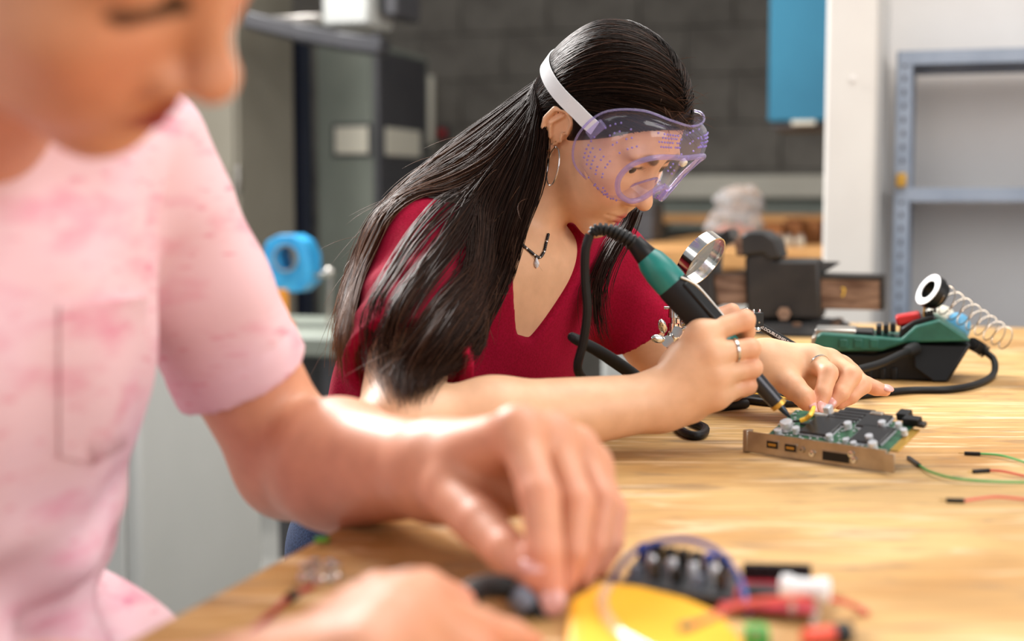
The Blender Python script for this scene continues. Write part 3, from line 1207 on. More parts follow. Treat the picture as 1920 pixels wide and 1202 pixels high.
gArmR = Grp(arm(gShR, gElR, gWrR, (0.040, 0.035, 0.037, 0.0250)) + [(ell(gElR, 0.034), 0.01)])
gArmL = Grp(arm(gShL, gElL, gWrL, (0.040, 0.036, 0.037, 0.0240)))
# neck and chest
hb = G_HEAD.world((0, -0.022, -0.030))
ht = G_HEAD.world((0, -0.018, -0.046))
gNeck = Grp([(rc(hb, gT(-0.018, -0.025, -0.01), 0.042, 0.046), 0.03), (rc(ht, gT(-0.028, 0.012, -0.03), 0.030, 0.036), 0.03),
             (rc(gT(0.02, 0.03, -0.02), gT(0.10, 0.01, -0.03), 0.030, 0.030), 0.03), (rc(gT(-0.02, 0.03, -0.02), gT(-0.10, 0.01, -0.03), 0.030, 0.030), 0.03)], pad=0.02)
gChest = Grp([(ell(gT(0, 0.005, -0.14), (0.142, 0.090, 0.150), gFrame), 0.04),
              (rc(gShR, gShL, 0.040, 0.040), 0.05),
              (ell(gT(0, 0.005, -0.25), (0.118, 0.085, 0.075), gFrame), 0.04),
              (ell(gT(0.062, 0.062, -0.185), (0.050, 0.040, 0.055), gFrame), 0.03),
              (ell(gT(-0.062, 0.062, -0.185), (0.050, 0.040, 0.055), gFrame), 0.03)], pad=0.02)

G_SKIN = srgb(226, 178, 140)
G_RED = srgb(222, 138, 108)
M_skin_g = skin_material('tan_skin')


def girl_color(v):
    col = np.tile(np.array(G_SKIN), (len(v), 1))
    for f in (r_f, l_f):
        for k in f:
            for j, w in ((0, 0.25), (1, 0.3), (2, 0.25), (3, 0.35)):
                d = np.linalg.norm(v - f[k][j], axis=1)
                col = blend_color(col, (1 - sstep(d, 0.006, 0.02)) * w, G_RED)
    return face_colors(G_HEAD, v, col, srgb(188, 94, 92), srgb(52, 34, 28), srgb(224, 150, 116))


girl = thing('person', 'girl in a crimson T-shirt and clear goggles bending over a soldering iron', 'person', (gHip[0], gHip[1], 0))
gBodyU = Union([G_HEAD, gNeck, gChest, gArmR, gArmL, handR, handL], k=0.012)
gBody = sculpt('body', gBodyU, 0.0020, M_skin_g, girl, girl_color, it=2)

# eyes
M_eye = mat('eye_white', srgb(236, 228, 222), 0.2)
M_iris = mat('dark_iris', srgb(34, 22, 18), 0.12)


def eyes(h, parent, look):
    for sx in (1, -1):
        c = h.world((0.031 * sx, 0.0735, 0.0225))
        e = MB().ball(c, 0.0119 * h.s, 20, 14).build('eye', M_eye, parent)
        ld = nrmz(np.array(look, float) @ h.ax)
        MB().lathe(c + ld * 0.0104 * h.s, ld, [(0.0058 * h.s, 0.0), (0.0052 * h.s, 0.0008), (0.003 * h.s, 0.0018), (0.0, 0.0021)], 20).build('iris', M_iris, e)


eyes(G_HEAD, girl, (-0.10, 0.93, -0.30))

# ---- shirt
M_crimson = noisy('crimson_jersey', srgb(142, 3, 38), srgb(160, 5, 48), 500, 0.9, bump=0.25, detail=2, Specular_IOR_Level=0.2)
hemR = gShR + (gElR - gShR) * 0.66
hemL = gShL + (gElL - gShL) * 0.50


def girl_folds(p, d):
    q = (p - gN) @ gFrame.T
    w = np.sin(q[:, 0] * 62 + 9 * q[:, 2] + 2.0 * np.sin(q[:, 2] * 18)) * 0.5 + 0.5 * np.sin(q[:, 0] * 34 - 22 * q[:, 2] + 1.0)
    amp = 0.0045 * sstep(-q[:, 2], 0.10, 0.28)
    s2 = np.sin((q[:, 0] * 0.5 + q[:, 2] * 0.9) * 95 + 3 * np.sin(q[:, 1] * 40))
    return d + amp * w + 0.0016 * s2 * sstep(np.abs(q[:, 0]), 0.07, 0.13)


def wedge(p):
    q = (p - gN) @ gFrame.T
    l_, f_, s_ = q[:, 0], q[:, 1], q[:, 2]
    t = np.clip((s_ + 0.074) / 0.074, 0, 1.4)
    halfw = 0.009 + 0.040 * t ** 0.8
    d = np.abs(l_ + 0.026) - halfw
    d = np.maximum(d * 0.9, -(s_ + 0.074))
    return np.maximum(d, -(f_ + 0.0))


gShirtP = [(ell(gT(0, 0.005, -0.14), (0.150, 0.097, 0.158), gFrame), 0.04),
           (rc(gShR, gShL, 0.047, 0.047), 0.05),
           (ell(gT(0, 0.012, -0.34), (0.134, 0.105, 0.17), gFrame), 0.05),
           (ell(gT(0.062, 0.066, -0.19), (0.056, 0.044, 0.065), gFrame), 0.035),
           (ell(gT(-0.062, 0.066, -0.19), (0.056, 0.044, 0.065), gFrame), 0.035),
           (ell(gT(0, 0.055, -0.30), (0.125, 0.060, 0.13), gFrame), 0.04),
           (rc(gShR, hemR, 0.050, 0.058), 0.03), (rc(gShL, hemL, 0.050, 0.060), 0.03)]


def plane_cut(o, n):
    o, n = np.array(o), nrmz(n)

    def f(p):
        return (p - o) @ n
    return f


nR, nL = nrmz(gElR - gShR), nrmz(gElL - gShL)


def sleeve_trim(p, d):
    d = girl_folds(p, d)
    d = np.maximum(d, -((p - gN) @ gSp + 0.335))
    for o, n, sh in ((hemR, nR, gShR), (hemL, nL, gShL)):
        x = (p - o) @ n
        dr = np.linalg.norm((p - o) - x[:, None] * n, axis=1)
        end = np.where(dr < 0.11, x, -1)
        d = np.maximum(d, end)                                     # hem cut square
        inner = np.maximum(dr - 0.047, -(x + 0.012))
        d = np.maximum(d, -inner)                                  # hollow end
    return d


gShirtG = Grp(gShirtP, [(wedge, 0.004), (ell(gT(-0.018, -0.01, 0.03), (0.056, 0.058, 0.050), gFrame), 0.006)], pad=0.02, post=sleeve_trim)
gShirt = sculpt('t_shirt', gShirtG, 0.0031, M_crimson, girl, None, it=2)
gShirt['label'] = 'crimson V-neck T-shirt'

# ---- jeans and shoes
M_denim = noisy('denim', srgb(28, 42, 74), srgb(50, 68, 104), 420, 0.85, detail=2, bump=0.2)
M_shoe = mat('dark_shoe', srgb(40, 40, 44), 0.6)


def legs(root, hip, lat, fr, seat_z, m):
    pr = [(ell(hip, (0.155, 0.11, 0.11), np.stack([lat, fr, (0, 0, 1)])), 0.03)]
    for s_ in (-1, 1):
        h0 = hip + lat * 0.085 * s_
        kn = h0 + fr * 0.38 + lat * 0.03 * s_
        kn[2] = seat_z + 0.06
        an = kn + fr * 0.03
        an[2] = 0.09
        pr += [(rc(h0, kn, 0.082, 0.058), 0.03), (rc(kn, an, 0.056, 0.044), 0.02)]
        sh_ = Grp([(rc(an - fr * 0.03 - np.array([0, 0, 0.048]), an + fr * 0.13 - np.array([0, 0, 0.055]), 0.040, 0.033), 0.02), (rc(an - np.array([0, 0, 0.04]), an + np.array([0, 0, 0.01]), 0.04, 0.038), 0.02)])
        sculpt('shoe', sh_, 0.007, M_shoe, root)
    return sculpt('jeans', Grp(pr), 0.006, m, root)


hz = lambda v: nrmz((v[0], v[1], 0))
gLegF = hz(UV)
gLegL = np.cross((0, 0, 1), gLegF)
legs(girl, gHip + np.array([0.035, 0, -0.005]), gLegL, gLegF, 0.52, M_denim)

def cast(U, px_, py_, d0, d1, n=140):
    """first distance along a picture ray at which the solid begins"""
    r = ray(px_, py_)
    d = d0
    for _ in range(n):
        p = CAMP + r * (d / r[1])
        s_ = float(U(p[None])[0])
        if s_ < 0.0004:
            return p
        d += max(s_ * 0.7, 0.0004)
        if d > d1:
            return None
    return CAMP + r * (d / r[1])


# ---------------------------------------------------------------- hair
def grad(U, p, e=0.0008):
    d0 = U(p)
    g = np.stack([U(p + np.eye(3)[i] * e) - d0 for i in range(3)], 1) / e
    return d0, g / (np.linalg.norm(g, axis=1, keepdims=True) + 1e-9)


def hair_material(name):
    m = mat(name, (0.02, 0.012, 0.01), 0.48, Specular_IOR_Level=0.24)
    m.node_tree.nodes['Principled BSDF'].inputs['Specular Tint'].default_value = (0.46, 0.28, 0.18, 1)
    N, Lk = m.node_tree.nodes, m.node_tree.links
    at = N.new('ShaderNodeAttribute')
    at.attribute_name = 'Col'
    Lk.new(at.outputs[0], N['Principled BSDF'].inputs['Base Color'])
    return m


M_hair = hair_material('dark_brown_hair')


def strands_obj(name, S, rad, cols, parent):
    """S: n x m x 3 paths -> thin three-sided tapering strands in one mesh"""
    n, m, _ = S.shape
    T = np.gradient(S, axis=1)
    T /= np.linalg.norm(T, axis=2, keepdims=True) + 1e-9
    ref = np.array([0.3, -0.9, 0.25])
    A = np.cross(T, ref)
    A /= np.linalg.norm(A, axis=2, keepdims=True) + 1e-9
    Bv = np.cross(T, A)
    tp = np.linspace(0, 1, m)
    rr = rad[:, None] * (1 - 0.75 * sstep(tp, 0.7, 1.0))[None, :]
    V = np.zeros((n, m, 3, 3))
    for k in range(3):
        an = 2 * math.pi * k / 3
        V[:, :, k] = S + rr[..., None] * (math.cos(an) * A + math.sin(an) * Bv)
    base = (np.arange(n)[:, None] * m + np.arange(m - 1)[None, :]) * 3
    Q = []
    for k in range(3):
        k2 = (k + 1) % 3
        Q.append(np.stack([base + k, base + k2, base + 3 + k2, base + 3 + k], -1).reshape(-1, 4))
    col = np.repeat(cols.reshape(n, m, 3)[:, :, None, :], 3, axis=2).reshape(-1, 3)
    return mesh_obj(name, V.reshape(-1, 3), np.concatenate(Q), M_hair, parent, col)


class HairCap:
    """hair lying on the skull, cut along the hairline and round the ears"""

    def __init__(self, h, thick=0.007):
        self.h, self.t = h, thick
        self.lo, self.hi = h.lo - 0.02, h.hi + 0.02

    def __call__(self, p):
        h = self.h
        q = h.local(p)
        d = ell((0, -0.010, 0.043), (0.074, 0.086, 0.080))(q)
        d = smin(d, ell((0, 0.034, 0.052), (0.056, 0.048, 0.050))(q), 0.03)
        d = smin(d, ell((0, -0.030, -0.020), (0.058, 0.050, 0.060))(q), 0.03)
        d = smin(d, ell((0, -0.012, 0.090), (0.050, 0.060, 0.034))(q), 0.03)
        d = d - self.t
        a = np.abs(q[:, 0])
        g = np.interp(q[:, 2], [-0.08, -0.05, -0.02, 0.0, 0.02, 0.04, 0.06, 0.075, 0.085, 0.11], [-0.035, -0.03, -0.018, 0.010, 0.030, 0.048, 0.062, 0.072, 0.086, 0.12])
        d = smax(d, (q[:, 1] - g) * 0.75, 0.006)
        ear = ell((0.084, -0.010, -0.002), (0.024, 0.024, 0.034))(np.stack([a, q[:, 1], q[:, 2]], 1))
        d = smax(d, -ear, 0.004)
        return d * h.s


cap = HairCap(G_HEAD)
v, q = surface(cap, 0.0022)
v = relax(v, q, 3)
hairroot = mesh_obj('hair', v, q, M_hair, girl, np.tile(np.array(srgb(26, 17, 14)), (len(v), 1)))
hairroot['label'] = 'long straight dark brown hair'

# strands combed back over the skull
nS, mS = 3600, 22
q0 = np.zeros((nS, 3))
u_ = rng.uniform(0, 1, nS)
side = np.where(rng.uniform(0, 1, nS) < 0.72, -1, 1)
kind = rng.uniform(0, 1, nS)
# from the parting on top, and from the hairline at the temple and forehead
part = kind < 0.55
q0[:, 0] = np.where(part, side * rng.uniform(0.0, 0.012, nS), side * np.interp(u_, [0, 0.4, 0.8, 1], [0.005, 0.045, 0.072, 0.078]))
q0[:, 1] = np.where(part, 0.085 - u_ * 0.135, np.interp(u_, [0, 0.4, 0.8, 1], [0.084, 0.066, 0.036, 0.016]))
q0[:, 2] = np.where(part, 0.11, np.interp(u_, [0, 0.4, 0.8, 1], [0.090, 0.070, 0.030, 0.004]))
pw = G_HEAD.o + (q0 * G_HEAD.s) @ G_HEAD.ax
lift = rng.uniform(0.0, 0.0045, nS) * G_HEAD.s


class Skull:
    def __call__(self, p):
        c = HairCap(G_HEAD)
        qq = G_HEAD.local(p)
        d = ell((0, -0.010, 0.043), (0.074, 0.086, 0.080))(qq)
        d = smin(d, ell((0, 0.034, 0.052), (0.056, 0.048, 0.050))(qq), 0.03)
        d = smin(d, ell((0, -0.030, -0.020), (0.058, 0.050, 0.060))(qq), 0.03)
        d = smin(d, ell((0, -0.012, 0.090), (0.050, 0.060, 0.034))(qq), 0.03)
        return (d - 0.007) * G_HEAD.s


skull = Skull()


def seat(p, off):
    for _ in range(3):
        d, g = grad(skull, p)
        p = p - (d - off)[:, None] * g
    return p


S = np.zeros((nS, mS, 3))
cur = seat(pw, lift)
S[:, 0] = cur
tgt = np.stack([side * rng.uniform(0.028, 0.060, nS), rng.uniform(-0.072, -0.050, nS), rng.uniform(-0.045, -0.005, nS)], 1)
tw = G_HEAD.o + (tgt * G_HEAD.s) @ G_HEAD.ax
back = -G_HEAD.ax[1]
dn = -G_HEAD.ax[2]
sag = rng.normal(0, 0.05, (nS, 3))
for i in range(1, mS):
    t = i / (mS - 1)
    to = tw - cur
    dist = np.linalg.norm(to, axis=1, keepdims=True)
    outw = side[:, None] * (-1) * G_HEAD.ax[0] * -1
    dirv = to / (dist + 1e-6) + (1 - t) * (0.55 * back + np.where(part[:, None], 0.25 * outw, 0)) + sag
    dirv /= np.linalg.norm(dirv, axis=1, keepdims=True)
    cur = cur + dirv * dist / (mS - i) * 1.02
    cur = seat(cur, lift)
    S[:, i] = cur
qS = ((S - G_HEAD.o) @ G_HEAD.ax.T) / G_HEAD.s
inear = ell((0.080, -0.010, -0.002), (0.020, 0.021, 0.031))(np.stack([np.abs(qS[..., 0]), qS[..., 1], qS[..., 2]], -1).reshape(-1, 3)).reshape(nS, mS).min(1) < 0
S, nS = S[~inear], int((~inear).sum())
br_ = np.array([srgb(14, 10, 9), srgb(30, 20, 16), srgb(62, 40, 30)])
pick = rng.choice(3, nS, p=[0.62, 0.3, 0.08])
cols = np.repeat(br_[pick][:, None, :], mS, axis=1)
o = strands_obj('hair_strands', S, rng.uniform(0.00030, 0.00048, nS), cols, hairroot)
o['kind'] = 'stuff'

# long hair: guide paths in the picture with their distance, from the back silhouette (first) to the breast (last)
guides = [
    [(1020, 152, 1.50), (925, 215, 1.49), (815, 303, 1.475), (722, 392, 1.46), (670, 500, 1.43), (642, 610, 1.40), (632, 695, 1.37)],
    [(1020, 160, 1.49), (935, 230, 1.475), (825, 322, 1.45), (738, 405, 1.41), (686, 520, 1.36), (662, 640, 1.31), (675, 735, 1.26)],
    [(1022, 170, 1.48), (945, 250, 1.455), (848, 350, 1.42), (765, 430, 1.36), (710, 550, 1.30), (690, 670, 1.26), (712, 765, 1.22)],
    [(1024, 180, 1.47), (960, 285, 1.44), (878, 390, 1.40), (815, 470, 1.35), (742, 575, 1.29), (714, 680, 1.24), (735, 768, 1.20)],
    [(1026, 190, 1.46), (975, 310, 1.43), (915, 420, 1.395), (868, 505, 1.35), (795, 600, 1.29), (742, 690, 1.24), (752, 768, 1.19)],
    [(1026, 200, 1.455), (990, 330, 1.42), (945, 440, 1.39), (905, 530, 1.36), (848, 620, 1.31), (785, 700, 1.25), (768, 756, 1.20)],
    [(1024, 215, 1.45), (1012, 340, 1.42), (978, 430, 1.40), (945, 515, 1.38), (900, 600, 1.34), (838, 680, 1.27), (786, 742, 1.21)],
]
_sol = Union([gShirtG, gArmR], k=0.01)


def drape(c):
    h = cast(_sol, c[0], c[1], 1.05, 1.5)
    return P(c[0], c[1], c[2] if h is None else min(c[2], h[1] - 0.005))


Gd = np.array([[P(*c) if i < 2 else drape(c) for i, c in enumerate(g)] for g in guides])          # guides x points x 3
nL_, mL = 4600, 28


def cr(A, t):
    """Catmull-Rom along axis 0 of A at parameter t in 0..n-1"""
    n = A.shape[0]
    i = np.clip(np.floor(t).astype(int), 0, n - 2)
    f = (t - i)[:, None]
    g = lambda k: A[np.clip(k, 0, n - 1), np.arange(A.shape[1])] if A.ndim == 3 else A[np.clip(k, 0, n - 1)]
    a, b, c, d = g(i - 1), g(i), g(i + 1), g(i + 2)
    return 0.5 * ((2 * b) + (c - a) * f + (2 * a - 5 * b + 4 * c - d) * f * f + (3 * b - a - 3 * c + d) * f ** 3)


nc = 150                                                      # locks
lock_u = np.sort(rng.uniform(0, 6, nc))
lock_e = np.sort(np.concatenate([rng.uniform(0, 0.75, 44), rng.uniform(0.8, 3.6, 9), rng.uniform(4.2, 6.0, nc - 53)]))
lock = rng.integers(0, nc, nL_)
lu = np.clip(lock_u[lock] + rng.normal(0, 0.12, nL_), 0, 6)
lu_end = np.clip(lock_e[lock] + rng.normal(0, 0.05, nL_), 0, 6)
S = np.zeros((nL_, mL, 3))
tt = np.linspace(0, 6, mL)
ln = rng.uniform(0.82, 1.0, nL_) * rng.uniform(0.9, 1.0, nc)[lock]
for i in range(mL):
    t = np.minimum(tt[i] * ln, 6)
    w = sstep(tt[i] / 6, 0.22, 0.62)
    uu = lu * (1 - w) + lu_end * w
    # each guide evaluated at t, then interpolated across u
    pts = np.stack([cr(np.repeat(Gd[g][:, None, :], nL_, axis=1), t) for g in range(7)], 0)   # 7 x n x 3
    S[:, i] = cr(pts, uu)
ph = rng.uniform(0, 6.28, (nc, 3))[lock]
fr_ = rng.uniform(2, 5, (nc, 1))[lock]
jit = rng.normal(0, 1, (nL_, 3))
jit_l = rng.normal(0, 1, (nc, 3))[lock]
for i in range(mL):
    s_ = i / (mL - 1)
    S[:, i] += jit * (0.0022 + 0.0020 * s_) + jit_l * 0.003 * s_ + np.sin(ph + fr_ * s_ * 3) * (0.0035 * s_)
# keep the hair outside the shirt and the body
solid = Union([gShirtG, gArmR, gNeck, G_HEAD], k=0.01)
marg = rng.uniform(0.002, 0.012, nL_)
for i in range(mL):
    for _ in range(2):
        d, g = grad(solid, S[:, i], 0.002)
        mv = np.maximum(marg - d, 0)
        S[:, i] += g * mv[:, None]
for _ in range(2):
    S[:, 1:-1] = 0.5 * S[:, 1:-1] + 0.25 * (S[:, :-2] + S[:, 2:])
pal = np.array([srgb(15, 10, 9), srgb(38, 23, 18), srgb(98, 62, 40), srgb(156, 104, 66)])
outer = np.clip(1 - lu_end / 2.5, 0, 1)
cols = np.zeros((nL_, mL, 3))
rk = rng.uniform(0, 1, nL_)
for i in range(mL):
    s_ = i / (mL - 1)
    lvl = np.clip(rk * 1.0 + 1.4 * outer * s_ + 0.7 * s_ - 0.15, 0, 2.99)  # outer lengths coloured paler brown to imitate light catching them
    f = lvl - np.floor(lvl)
    k = np.floor(lvl).astype(int)
    cols[:, i] = pal[k] * (1 - f[:, None]) + pal[np.minimum(k + 1, 3)] * f[:, None]
o = strands_obj('hair_lengths', S, rng.uniform(0.00030, 0.00052, nL_), cols, hairroot)
o['kind'] = 'stuff'

# a thin lock hanging on the far side under the chin
fg = np.array([P(*c) for c in ((1188, 395, 1.535), (1170, 435, 1.53), (1138, 488, 1.505), (1118, 545, 1.475), (1122, 610, 1.465), (1135, 640, 1.46))])
nF, mF = 160, 20
fl_ = rng.uniform(0.6, 1.0, nF)
jf = rng.normal(0, 1, (nF, 3))
SF_ = np.stack([cr(np.repeat(fg[:, None, :], nF, axis=1), 5.0 * i / (mF - 1) * fl_) + jf * (0.004 + 0.003 * i / mF) for i in range(mF)], 1)
for i in range(mF):
    for _ in range(2):
        d, g = grad(solid, SF_[:, i], 0.002)
        SF_[:, i] += g * np.maximum(0.003 - d, 0)[:, None]
o = strands_obj('far_lock', SF_, np.full(nF, 0.00035), np.tile(pal[1], (nF * mF, 1)), hairroot)
o['kind'] = 'stuff'

# loose flyaway hairs
FW = []
for k in range(230):
    if k < 140:
        a0 = rng.uniform(0, 1)
        st_ = G_HEAD.world((rng.uniform(-0.03, 0.03), np.interp(a0, [0, 1], [0.085, 0.0]), np.interp(a0, [0, 0.5, 1], [0.085, 0.11, 0.118])))
        dr = nrmz(G_HEAD.ax[2] * rng.uniform(0.1, 0.9) + G_HEAD.ax[1] * rng.uniform(-0.2, 0.9) + rng.normal(0, 0.35, 3))
        L_ = rng.uniform(0.01, 0.035)
    else:
        i = rng.integers(0, nL_)
        j = rng.integers(6, mL - 4)
        st_ = S[i, j]
        dr = nrmz((S[i, j + 2] - S[i, j]) * 30 + rng.normal(0, 0.3, 3) + np.array([-0.25, -0.1, 0.1]))
        L_ = rng.uniform(0.03, 0.07)
    bend = rng.normal(0, 0.3, 3) + np.array([0, 0, -0.5])
    s_ = np.linspace(0, 1, 12)[:, None]
    FW.append(st_ + dr * L_ * s_ + bend * L_ * s_ ** 2 * 0.6)
FW = np.array(FW)
o = strands_obj('flyaway_hairs', FW, np.full(len(FW), 0.00022), np.tile(np.array(srgb(92, 64, 48)), (len(FW) * 12, 1)), hairroot)
o['kind'] = 'stuff'

# ---------------------------------------------------------------- goggles
def film(name, tint, body, diff_w, gloss_rough=0.06, ior=1.45):
    m = bpy.data.materials.new(name)
    m.use_nodes = True
    nt = m.node_tree
    N, Lk = nt.nodes, nt.links
    N.remove(N['Principled BSDF'])
    out = N['Material Output']
    tr = N.new('ShaderNodeBsdfTransparent')
    tr.inputs[0].default_value = (*tint, 1)
    df = N.new('ShaderNodeBsdfTranslucent')
    df.inputs[0].default_value = (*body, 1)
    d2 = N.new('ShaderNodeBsdfDiffuse')
    d2.inputs[0].default_value = (*body, 1)
    dm = N.new('ShaderNodeMixShader')
    dm.inputs[0].default_value = 0.5
    Lk.new(df.outputs[0], dm.inputs[1])
    Lk.new(d2.outputs[0], dm.inputs[2])
    m1 = N.new('ShaderNodeMixShader')
    m1.inputs[0].default_value = diff_w
    Lk.new(tr.outputs[0], m1.inputs[1])
    Lk.new(dm.outputs[0], m1.inputs[2])
    gl = N.new('ShaderNodeBsdfGlossy')
    gl.inputs['Roughness'].default_value = gloss_rough
    lw_ = N.new('ShaderNodeLayerWeight')
    lw_.inputs[0].default_value = 0.5
    pw_ = N.new('ShaderNodeMath')
    pw_.operation = 'POWER'
    pw_.inputs[1].default_value = 4.0
    Lk.new(lw_.outputs['Facing'], pw_.inputs[0])
    fr = N.new('ShaderNodeMath')
    fr.operation = 'MULTIPLY_ADD'
    fr.inputs[1].default_value = 0.55
    fr.inputs[2].default_value = 0.035
    Lk.new(pw_.outputs[0], fr.inputs[0])
    m2 = N.new('ShaderNodeMixShader')
    Lk.new(fr.outputs[0], m2.inputs[0])
    Lk.new(m1.outputs[0], m2.inputs[1])
    Lk.new(gl.outputs[0], m2.inputs[2])
    Lk.new(m2.outputs[0], out.inputs[0])
    return m


M_gog = film('lilac_clear_vinyl', (0.93, 0.91, 1.0), (0.80, 0.76, 1.0), 0.07, 0.1)
M_lens = film('clear_lens', (0.98, 0.98, 0.99), (0.95, 0.95, 1.0), 0.015, 0.03)
M_gogrim = film('lilac_vinyl_rim', (0.82, 0.78, 1.0), (0.74, 0.68, 0.98), 0.24, 0.1)
M_gogdot = film('lilac_vinyl_vents', (0.70, 0.62, 0.98), (0.62, 0.54, 0.95), 0.40, 0.15)

gog = thing('goggles', 'clear lilac vinyl safety goggles on the girl with white elastic strap', 'goggles', G_HEAD.world((0, 0.10, 0.03)))


def closed(ctrl, n=6):
    c = np.array(ctrl, float)
    full = np.concatenate([c, (c[1:-1] * np.array([-1] + [1] * (c.shape[1] - 1)))[::-1]])
    m_ = len(full)
    out = []
    for i in range(m_):
        a, b, cc, d = full[i - 1], full[i], full[(i + 1) % m_], full[(i + 2) % m_]
        for k in range(n):
            t = k / n
            out.append(0.5 * ((2 * b) + (cc - a) * t + (2 * a - 5 * b + 4 * cc - d) * t * t + (3 * b - a - 3 * cc + d) * t ** 3))
    return np.array(out)


lens_c = [(0, 0.113, 0.067), (0.03, 0.112, 0.068), (0.057, 0.106, 0.062), (0.072, 0.097, 0.043), (0.071, 0.094, 0.019), (0.058, 0.099, 0.0), (0.038, 0.107, -0.007), (0.022, 0.111, -0.001), (0.0135, 0.114, 0.015), (0, 0.115, 0.022)]
flan_c = [(0, 0.094, 0.097), (0.034, 0.086, 0.098), (0.062, 0.06, 0.091), (0.08, 0.032, 0.063), (0.083, 0.026, 0.023), (0.073, 0.04, -0.007), (0.048, 0.068, -0.016), (0.028, 0.084, -0.007), (0.016, 0.094, 0.011), (0, 0.1, 0.023)]
LC, FC = closed(lens_c), closed(flan_c)
nO = len(LC)
rings = []
for i in range(9):
    t = i / 8
    a = LC * (1 - t) + FC * t
    bulge = 0.010 * math.sin(math.pi * min(t * 1.15, 1))
    ctr = np.array([0, 0, 0.043])
    od = (a - ctr) * np.array([1, 0, 1])
    od /= np.linalg.norm(od, axis=1, keepdims=True) + 1e-6
    notch = (np.abs(a[:, 0]) < 0.03) & (a[:, 2] < 0.036)
    a = a + od * bulge * np.where(notch, 0.0, 1.0)[:, None]
    rings.append(a)
rings.append(FC + (FC - np.array([0, 0.06, 0.043])) * np.array([0.06, 0, 0.06]))
toW = lambda a: G_HEAD.o + (np.asarray(a) * G_HEAD.s) @ G_HEAD.ax
V_, F_ = [], []
for r_ in rings:
    V_ += list(toW(r_))
for i in range(len(rings) - 1):
    for k in range(nO):
        j = (k + 1) % nO
        F_.append((i * nO + k, i * nO + j, (i + 1) * nO + j, (i + 1) * nO + k))
fr_o = MB().add(V_, F_).build('frame', M_gog, gog, angle=0)
# lens pane
lv = [toW(np.array([[x, y + 0.001, z]]))[0] for x, y, z in LC * np.array([0.985, 1, 0.985]) + np.array([0, 0, 0.0004])]
top = [i for i in range(nO)]
lm = MB()
n0 = nO
half = nO // 2
fs = []
for k in range(half):
    fs.append((k, k + 1, n0))
for k in range(half, nO):
    fs.append((k, (k + 1) % nO, n0 + 1))
fs.append((0, n0, half, n0 + 1))
lm.add(lv + [toW(np.array([[0.034, .113, .033]]))[0], toW(np.array([[-0.034, .113, .033]]))[0]], fs)
lm.build('lens', M_lens, gog, angle=0)
loop = [toW(np.array([q_]))[0] for q_ in LC] + [toW(LC[:1])[0], toW(LC[1:2])[0]]
MB().tube(loop, 0.0034 * G_HEAD.s, 8, cap=False).build('lens_rim', M_gogrim, gog, angle=0)
loop2 = [q_ for q_ in toW(rings[-1])] + [toW(rings[-1])[0], toW(rings[-1])[1]]
MB().tube(loop2, 0.0012, 6, cap=False).build('edge_bead', M_gogrim, gog, angle=0)
# vent pimples on top, sides and underside of the frame
RG = np.array(rings)


def on_frame(k, t):
    k0 = int(math.floor(k)) % nO
    kf = k - math.floor(k)
    i0 = min(int(t * 8), 7)
    tf = t * 8 - i0
    a = RG[i0, k0] * (1 - kf) + RG[i0, (k0 + 1) % nO] * kf
    b = RG[i0 + 1, k0] * (1 - kf) + RG[i0 + 1, (k0 + 1) % nO] * kf
    return toW((a * (1 - tf) + b * tf)[None])[0]


vm = MB()
for sgn in (1, -1):
    for (ka, kb, nk, ta, tb, ntt) in ((3.5, 9.0, 9, 0.20, 0.50, 4), (14.5, 18.5, 5, 0.25, 0.75, 4), (21.5, 26.5, 6, 0.25, 0.75, 5), (30, 36, 6, 0.25, 0.6, 3)):
        for a_ in range(nk):
            for b_ in range(ntt):
                if (a_ + b_) % 7 == 3:
                    continue
                k_ = ka + (kb - ka) * a_ / (nk - 1) + 0.3 * (b_ % 2)
                vm.ball(on_frame(sgn * k_ % nO, ta + (tb - ta) * b_ / (ntt - 1)), 0.00115, 6, 4)
o = vm.build('vent_pimples', M_gogdot, fr_o, angle=0)
o['kind'] = 'stuff'
MB().lathe(toW(np.array([[0.0, 0.1145, 0.061]]))[0], G_HEAD.ax[1], [(0.0042, -0.002), (0.0042, 0.002), (0.003, 0.003), (0, 0.003)], 16).build('vent_button', M_cream, gog)
# strap and its buckles
M_elastic = mat('white_elastic', srgb(246, 246, 246), 0.75)
nt = M_elastic.node_tree
wv = nt.nodes.new('ShaderNodeTexWave')
wv.inputs['Scale'].default_value = 260
bp_ = nt.nodes.new('ShaderNodeBump')
bp_.inputs['Strength'].default_value = 0.5
bp_.inputs['Distance'].default_value = 0.0005
uvn = nt.nodes.new('ShaderNodeAttribute')
uvn.attribute_name = 'across'
nt.links.new(uvn.outputs['Vector'], wv.inputs[0])
nt.links.new(wv.outputs['Fac'], bp_.inputs['Height'])
nt.links.new(bp_.outputs[0], nt.nodes['Principled BSDF'].inputs['Normal'])
st_pts = [(-.0830, .036, .044), (-.0885, .014, .043), (-.0885, -.014, .041), (-.080, -.044, .039), (-.056, -.074, .038), (-.024, -.090, .038), (0, -.094, .038)]
full = st_pts + [(-x, y, z) for x, y, z in st_pts[:-1][::-1]]
sp_ = np.array(spline(full, 6))
sw_ = seat(toW(sp_), np.full(len(sp_), 0.0045))
hug = sstep(-sp_[:, 1], -0.030, 0.0)[:, None]
sp_ = sp_ * (1 - hug) + G_HEAD.local(sw_) * hug
SV, SF = [], []
wd = 0.0092
across = []
